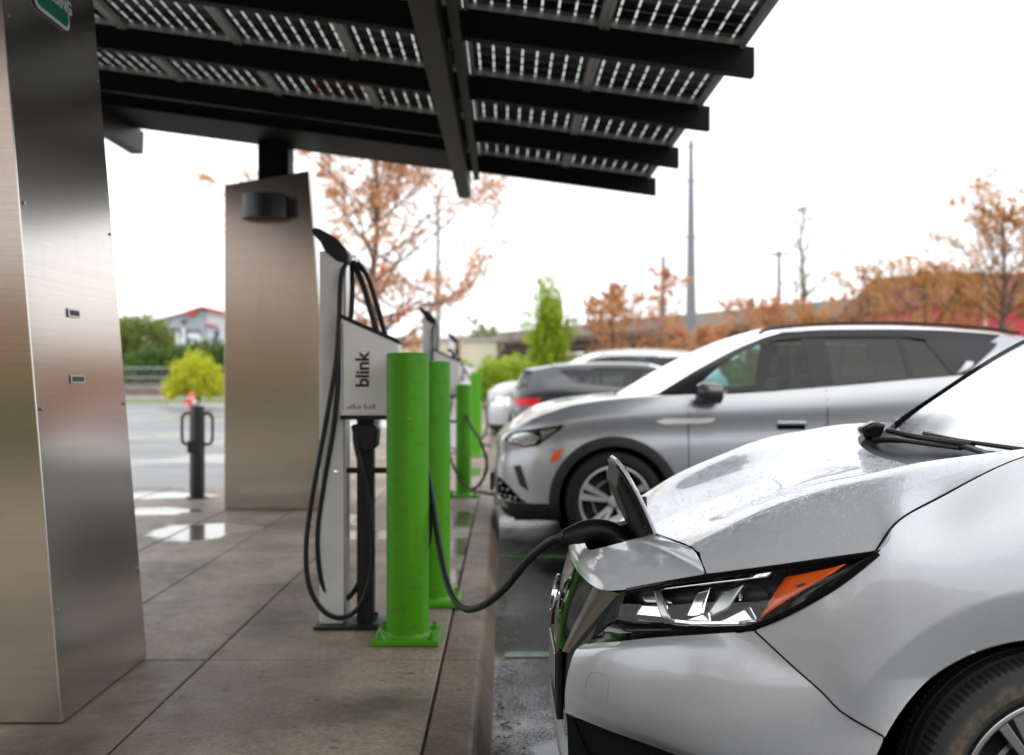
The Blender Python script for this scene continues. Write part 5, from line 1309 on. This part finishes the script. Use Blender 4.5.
for (u,yo) in ((2.55,-.36),(2.55,.36),(3.5,-.38),(3.5,.38)):
    s=MB(); s.prism([(u-.45,.62),(u-.45,.78),(u+.05,.76),(u+.18,1.16),(u+.30,1.16),(u+.18,.62)],'y',YL+yo-.24,YL+yo+.24)
    s.prism([(u+.17,1.18),(u+.2,1.33),(u+.29,1.33),(u+.30,1.18)],'y',YL+yo-.12,YL+yo+.12); s.build('seat',M['seat'],hb,bevel=.03)
for sg in (-1,1):
    mr=MB().lathe([(0,0),(.06,.0),(.085,.03),(.088,.08),(.07,.13),(0,.165)],(0,0,0),'x',18)
    for p in range(len(mr.v)): q=mr.v[p]; mr.v[p]=Vector((q.x*1.1+1.86,YL+sg*(.95)+q.y*1.25,q.z*.75+1.12))
    mm_=mr.build('mirror_cap',M['silver'],hb,smooth=True)
    MB().box(1.92,2.0,YL+sg*.86-.08,YL+sg*.86+.08,1.06,1.10).build('mirror_base',M['black_plastic'],mm_,bevel=.01)
# panel gaps
line3(SH,.0022,'panel_gap',M['gap'])
line3([H[2][5],H[3][5],H[4][5],H[5][5],(1.42,.709,1.083)],.0024,'panel_gap',M['gap'])
line3([(.470,.590,.817),(.476,.650,.777)],.0022,'panel_gap',M['gap'])
line3([(.422,.19,.8035),(.452,.49,.821),(.470,.59,.8155)],.0020,'panel_gap',M['gap'])
line3([FN[7][1],FN[7][2],FN[7][3],FN[7][4],(1.8,.888,.3)],.003,'panel_gap',M['gap'])
line3([(2.76,.765,1.115),(2.76,.84,.965),(2.76,.874,.82),(2.76,.894,.64),(2.74,.892,.3)],.003,'panel_gap',M['gap'])
# rain beads
def beads(mb,n,nm,par,seed,rmin=.0007,rmax=.0021,cond=None):
    rnd=random.Random(seed); A=[];tot=0
    for f in mb.f:
        a,b,c=mb.v[f[0]],mb.v[f[1]],mb.v[f[2]]; d=mb.v[f[3]]; ar=((b-a).cross(d-a)).length; tot+=ar; A.append(tot)
    import bisect
    o=MB(); k=0; tries=0
    while k<n and tries<n*6:
        tries+=1
        f=mb.f[min(len(mb.f)-1,bisect.bisect(A,rnd.random()*tot))]; a,b,c,d=[mb.v[i] for i in f]; u,w=rnd.random(),rnd.random()
        p=a.lerp(b,u).lerp(d.lerp(c,u),w); nn=(b-a).cross(d-a)
        if nn.length<1e-9: continue
        nn.normalize(); 
        if nn.z<0: nn=-nn
        if noise.noise(p*9)<-.12 and rnd.random()<.8: continue
        if cond and not cond(p): continue
        r=rmin+(rmax-rmin)*rnd.random()**2.6; t=nn.orthogonal().normalized(); s=nn.cross(t); i0=len(o.v)
        for (rr,hh) in ((1,-.05),(.72,.38)):
            for j in range(6): an=j*math.pi/3; o.v.append(p+(t*math.cos(an)+s*math.sin(an))*r*rr+nn*r*hh)
        o.v.append(p+nn*r*.52)
        for j in range(6): j2=(j+1)%6; o.f.append((i0+j,i0+j2,i0+6+j2,i0+6+j)); o.f.append((i0+6+j,i0+6+j2,i0+12))
        k+=1
    ob=o.build(nm,M['bead'],par,smooth=True,angle=0); ob['kind']='stuff'; return ob
near=lambda p:p.y<YL+.55
beads(hood_mb,9000,'rain_drops',hood_ob,5,cond=near)
beads(nose_mb,1500,'rain_drops',nose_ob,6)
beads(fmb,1400,'rain_drops',fend,8,.0006,.0016,cond=lambda p:p.z>.62 and p.x<1.35)
# wheels
for cx in (LEAF_WC[0],3.915):
    for s in (-1,1):
        wheel(hb,(cx,YL+s*.77,LEAF_WC[1]),.316,.20,.229,'broad',M['satin'],side=s,turn=.62,dirt=(cx<2 and s<0),fine=(cx<2 and s<0))
# charge flap, standing open
fl=[]
def FP(t,w): # t 0 hinge..1 tip, w lateral
    x=.437-.080*t-.035*t*t; z=.762+.242*t; return Vector((x,YL-w,z))
hw=lambda t:.195 if t<.7 else .195*(.35+.65*math.sqrt(max(0,1-((t-.7)/.3)**2)))
Gf=[[FP(t,-hw(t)+2*hw(t)*k/12) for k in range(13)] for t in [i/14 for i in range(15)]]
flap=MB().grid(Gf).build('charge_flap',M['silver_wet'],hb,smooth=True,solid=.0)
so=flap.modifiers.new('solid','SOLIDIFY'); so.thickness=.010; so.offset=0
inn=MB().grid([[p+Vector((-.010,0,-.003)) for p in r] for r in [[FP(.02+.93*i/14,(-hw(.02+.93*i/14)+2*hw(.02+.93*i/14)*k/12)*.93) for k in range(13)] for i in range(15)]])
ino=inn.build('flap_lining',M['black_plastic'],flap,smooth=True)
ss=ino.modifiers.new('solid','SOLIDIFY'); ss.thickness=.008; ss.offset=0
rb_=MB()
for k in range(6):
    t=.12+k*.14; a=FP(t,-hw(t)*.85); b_=FP(t,hw(t)*.85); rb_.tube([a+Vector((-.018,0,-.004)),b_+Vector((-.018,0,-.004))],.006,5)
for w in (-.09,0,.09): rb_.tube([FP(.08,w)+Vector((-.018,0,0)),FP(.85,w*.9)+Vector((-.018,0,0))],.005,5)
rb_.build('lining_rib',M['black_gloss'],flap)
for w in (-.12,.12): MB().tube(cr([V(.41,w,.775),V(.385,w,.80),V(.395,w,.86),V(.395,w*1.0,.90)],4),.011,7).build('flap_hinge',M['black_plastic'],flap,smooth=True)
MB().prism([(.315,.93),(.325,.985),(.345,.99),(.375,.90),(.43,.79),(.42,.765),(.385,.775),(.35,.84)],'y',YL-.15,YL+.15).build('hinge_bracket',M['black_plastic'],flap,bevel=.008)
# plug
pg=empty('charging_plug',V(.20,0,.78),'black charging plug with an orange latch, pushed into the open nose of the silver hatchback','plug')
MB().tube(cr([P(560,540,3.2),P(570,536,3.2),P(580,533,3.2),P(592,530,3.2),P(606,531,3.2),P(616,537,3.2),P(622,546,3.2),P(624,558,3.2)],4),[.018,.020,.024,.026,.027,.028,.030,.031,.032]+[.033]*8+[.034]*4+[.036]*8,14).build('handle',M['black_plastic'],pg,smooth=True)
MB().lathe([(.042,0),(.046,.01),(.046,.05),(.036,.055)],(P(624,558,3.2).x,YL,.682),'z',20,cap=True).build('collar',M['black_gloss'],pg,smooth=True,angle=30)
c_=P(627,546,3.12)
MB().prism([(c_.x-.025,c_.z-.022),(c_.x+.03,c_.z-.004),(c_.x+.028,c_.z+.012),(c_.x-.012,c_.z+.018)],'y',3.10,3.15).build('latch',M['orange'],pg,bevel=.004)
MB().tube([P(572,536,3.2),P(574,535.3,3.2)],.0265,12).build('strain_ring',M['rubber'],pg)
# ================================================================== LIGHT, SKY, CAMERA
w=bpy.data.worlds.new('World'); scene.world=w; w.use_nodes=True; nt=w.node_tree; bg=nt.nodes['Background']
sky=nt.nodes.new('ShaderNodeTexSky'); sky.sky_type='NISHITA'; sky.sun_disc=False
SE,SR=R(48),R(150)
sky.sun_elevation=SE; sky.sun_rotation=SR; sky.air_density=1.2; sky.dust_density=3.0
tc=nt.nodes.new('ShaderNodeTexCoord'); mp=nt.nodes.new('ShaderNodeMapping'); mp.inputs['Scale'].default_value=(1.2,1.2,3.5); nt.links.new(tc.outputs['Generated'],mp.inputs['Vector'])
n=tex(nt,'noise',1.6,5,mp.outputs['Vector'],rough=.5)
cloud=ramp(nt,n.outputs['Fac'],[(.3,(7.6,7.9,8.4)),(.65,(9.6,9.7,9.8))])
c=mixc(nt,.92,sky.outputs['Color'],cloud)
nt.links.new(c,bg.inputs['Color']); bg.inputs['Strength'].default_value=.125
sd=bpy.data.lights.new('sun','SUN'); sd.energy=.5; sd.angle=R(60); sd.color=(1,.97,.92)
so_=bpy.data.objects.new('sun',sd); COL.objects.link(so_)
d=Vector((math.sin(SR)*math.cos(SE),math.cos(SR)*math.cos(SE),math.sin(SE)))
so_.rotation_euler=d.to_track_quat('Z','Y').to_euler(); so_.location=(0,0,30)
cd=bpy.data.cameras.new('camera'); cam=bpy.data.objects.new('camera',cd); COL.objects.link(cam); scene.camera=cam
cam.location=(0,0,CAMH); cam.rotation_euler=(R(90),0,0)
cd.sensor_width=36; cd.lens=F/1024*36; cd.shift_x=(512-CX)/1024; cd.shift_y=(CY-377.5)/1024
cd.clip_start=.05; cd.clip_end=2000
cd.dof.use_dof=True; cd.dof.focus_distance=2.75; cd.dof.aperture_fstop=2.6; cd.dof.aperture_blades=0
scene.render.resolution_x=1024; scene.render.resolution_y=755
scene.view_settings.view_transform='Standard'; scene.view_settings.look='None'; scene.view_settings.gamma=1
scene.view_settings.exposure=.72
scene.render.engine='CYCLES'; scene.cycles.max_bounces=8; scene.cycles.transparent_max_bounces=16
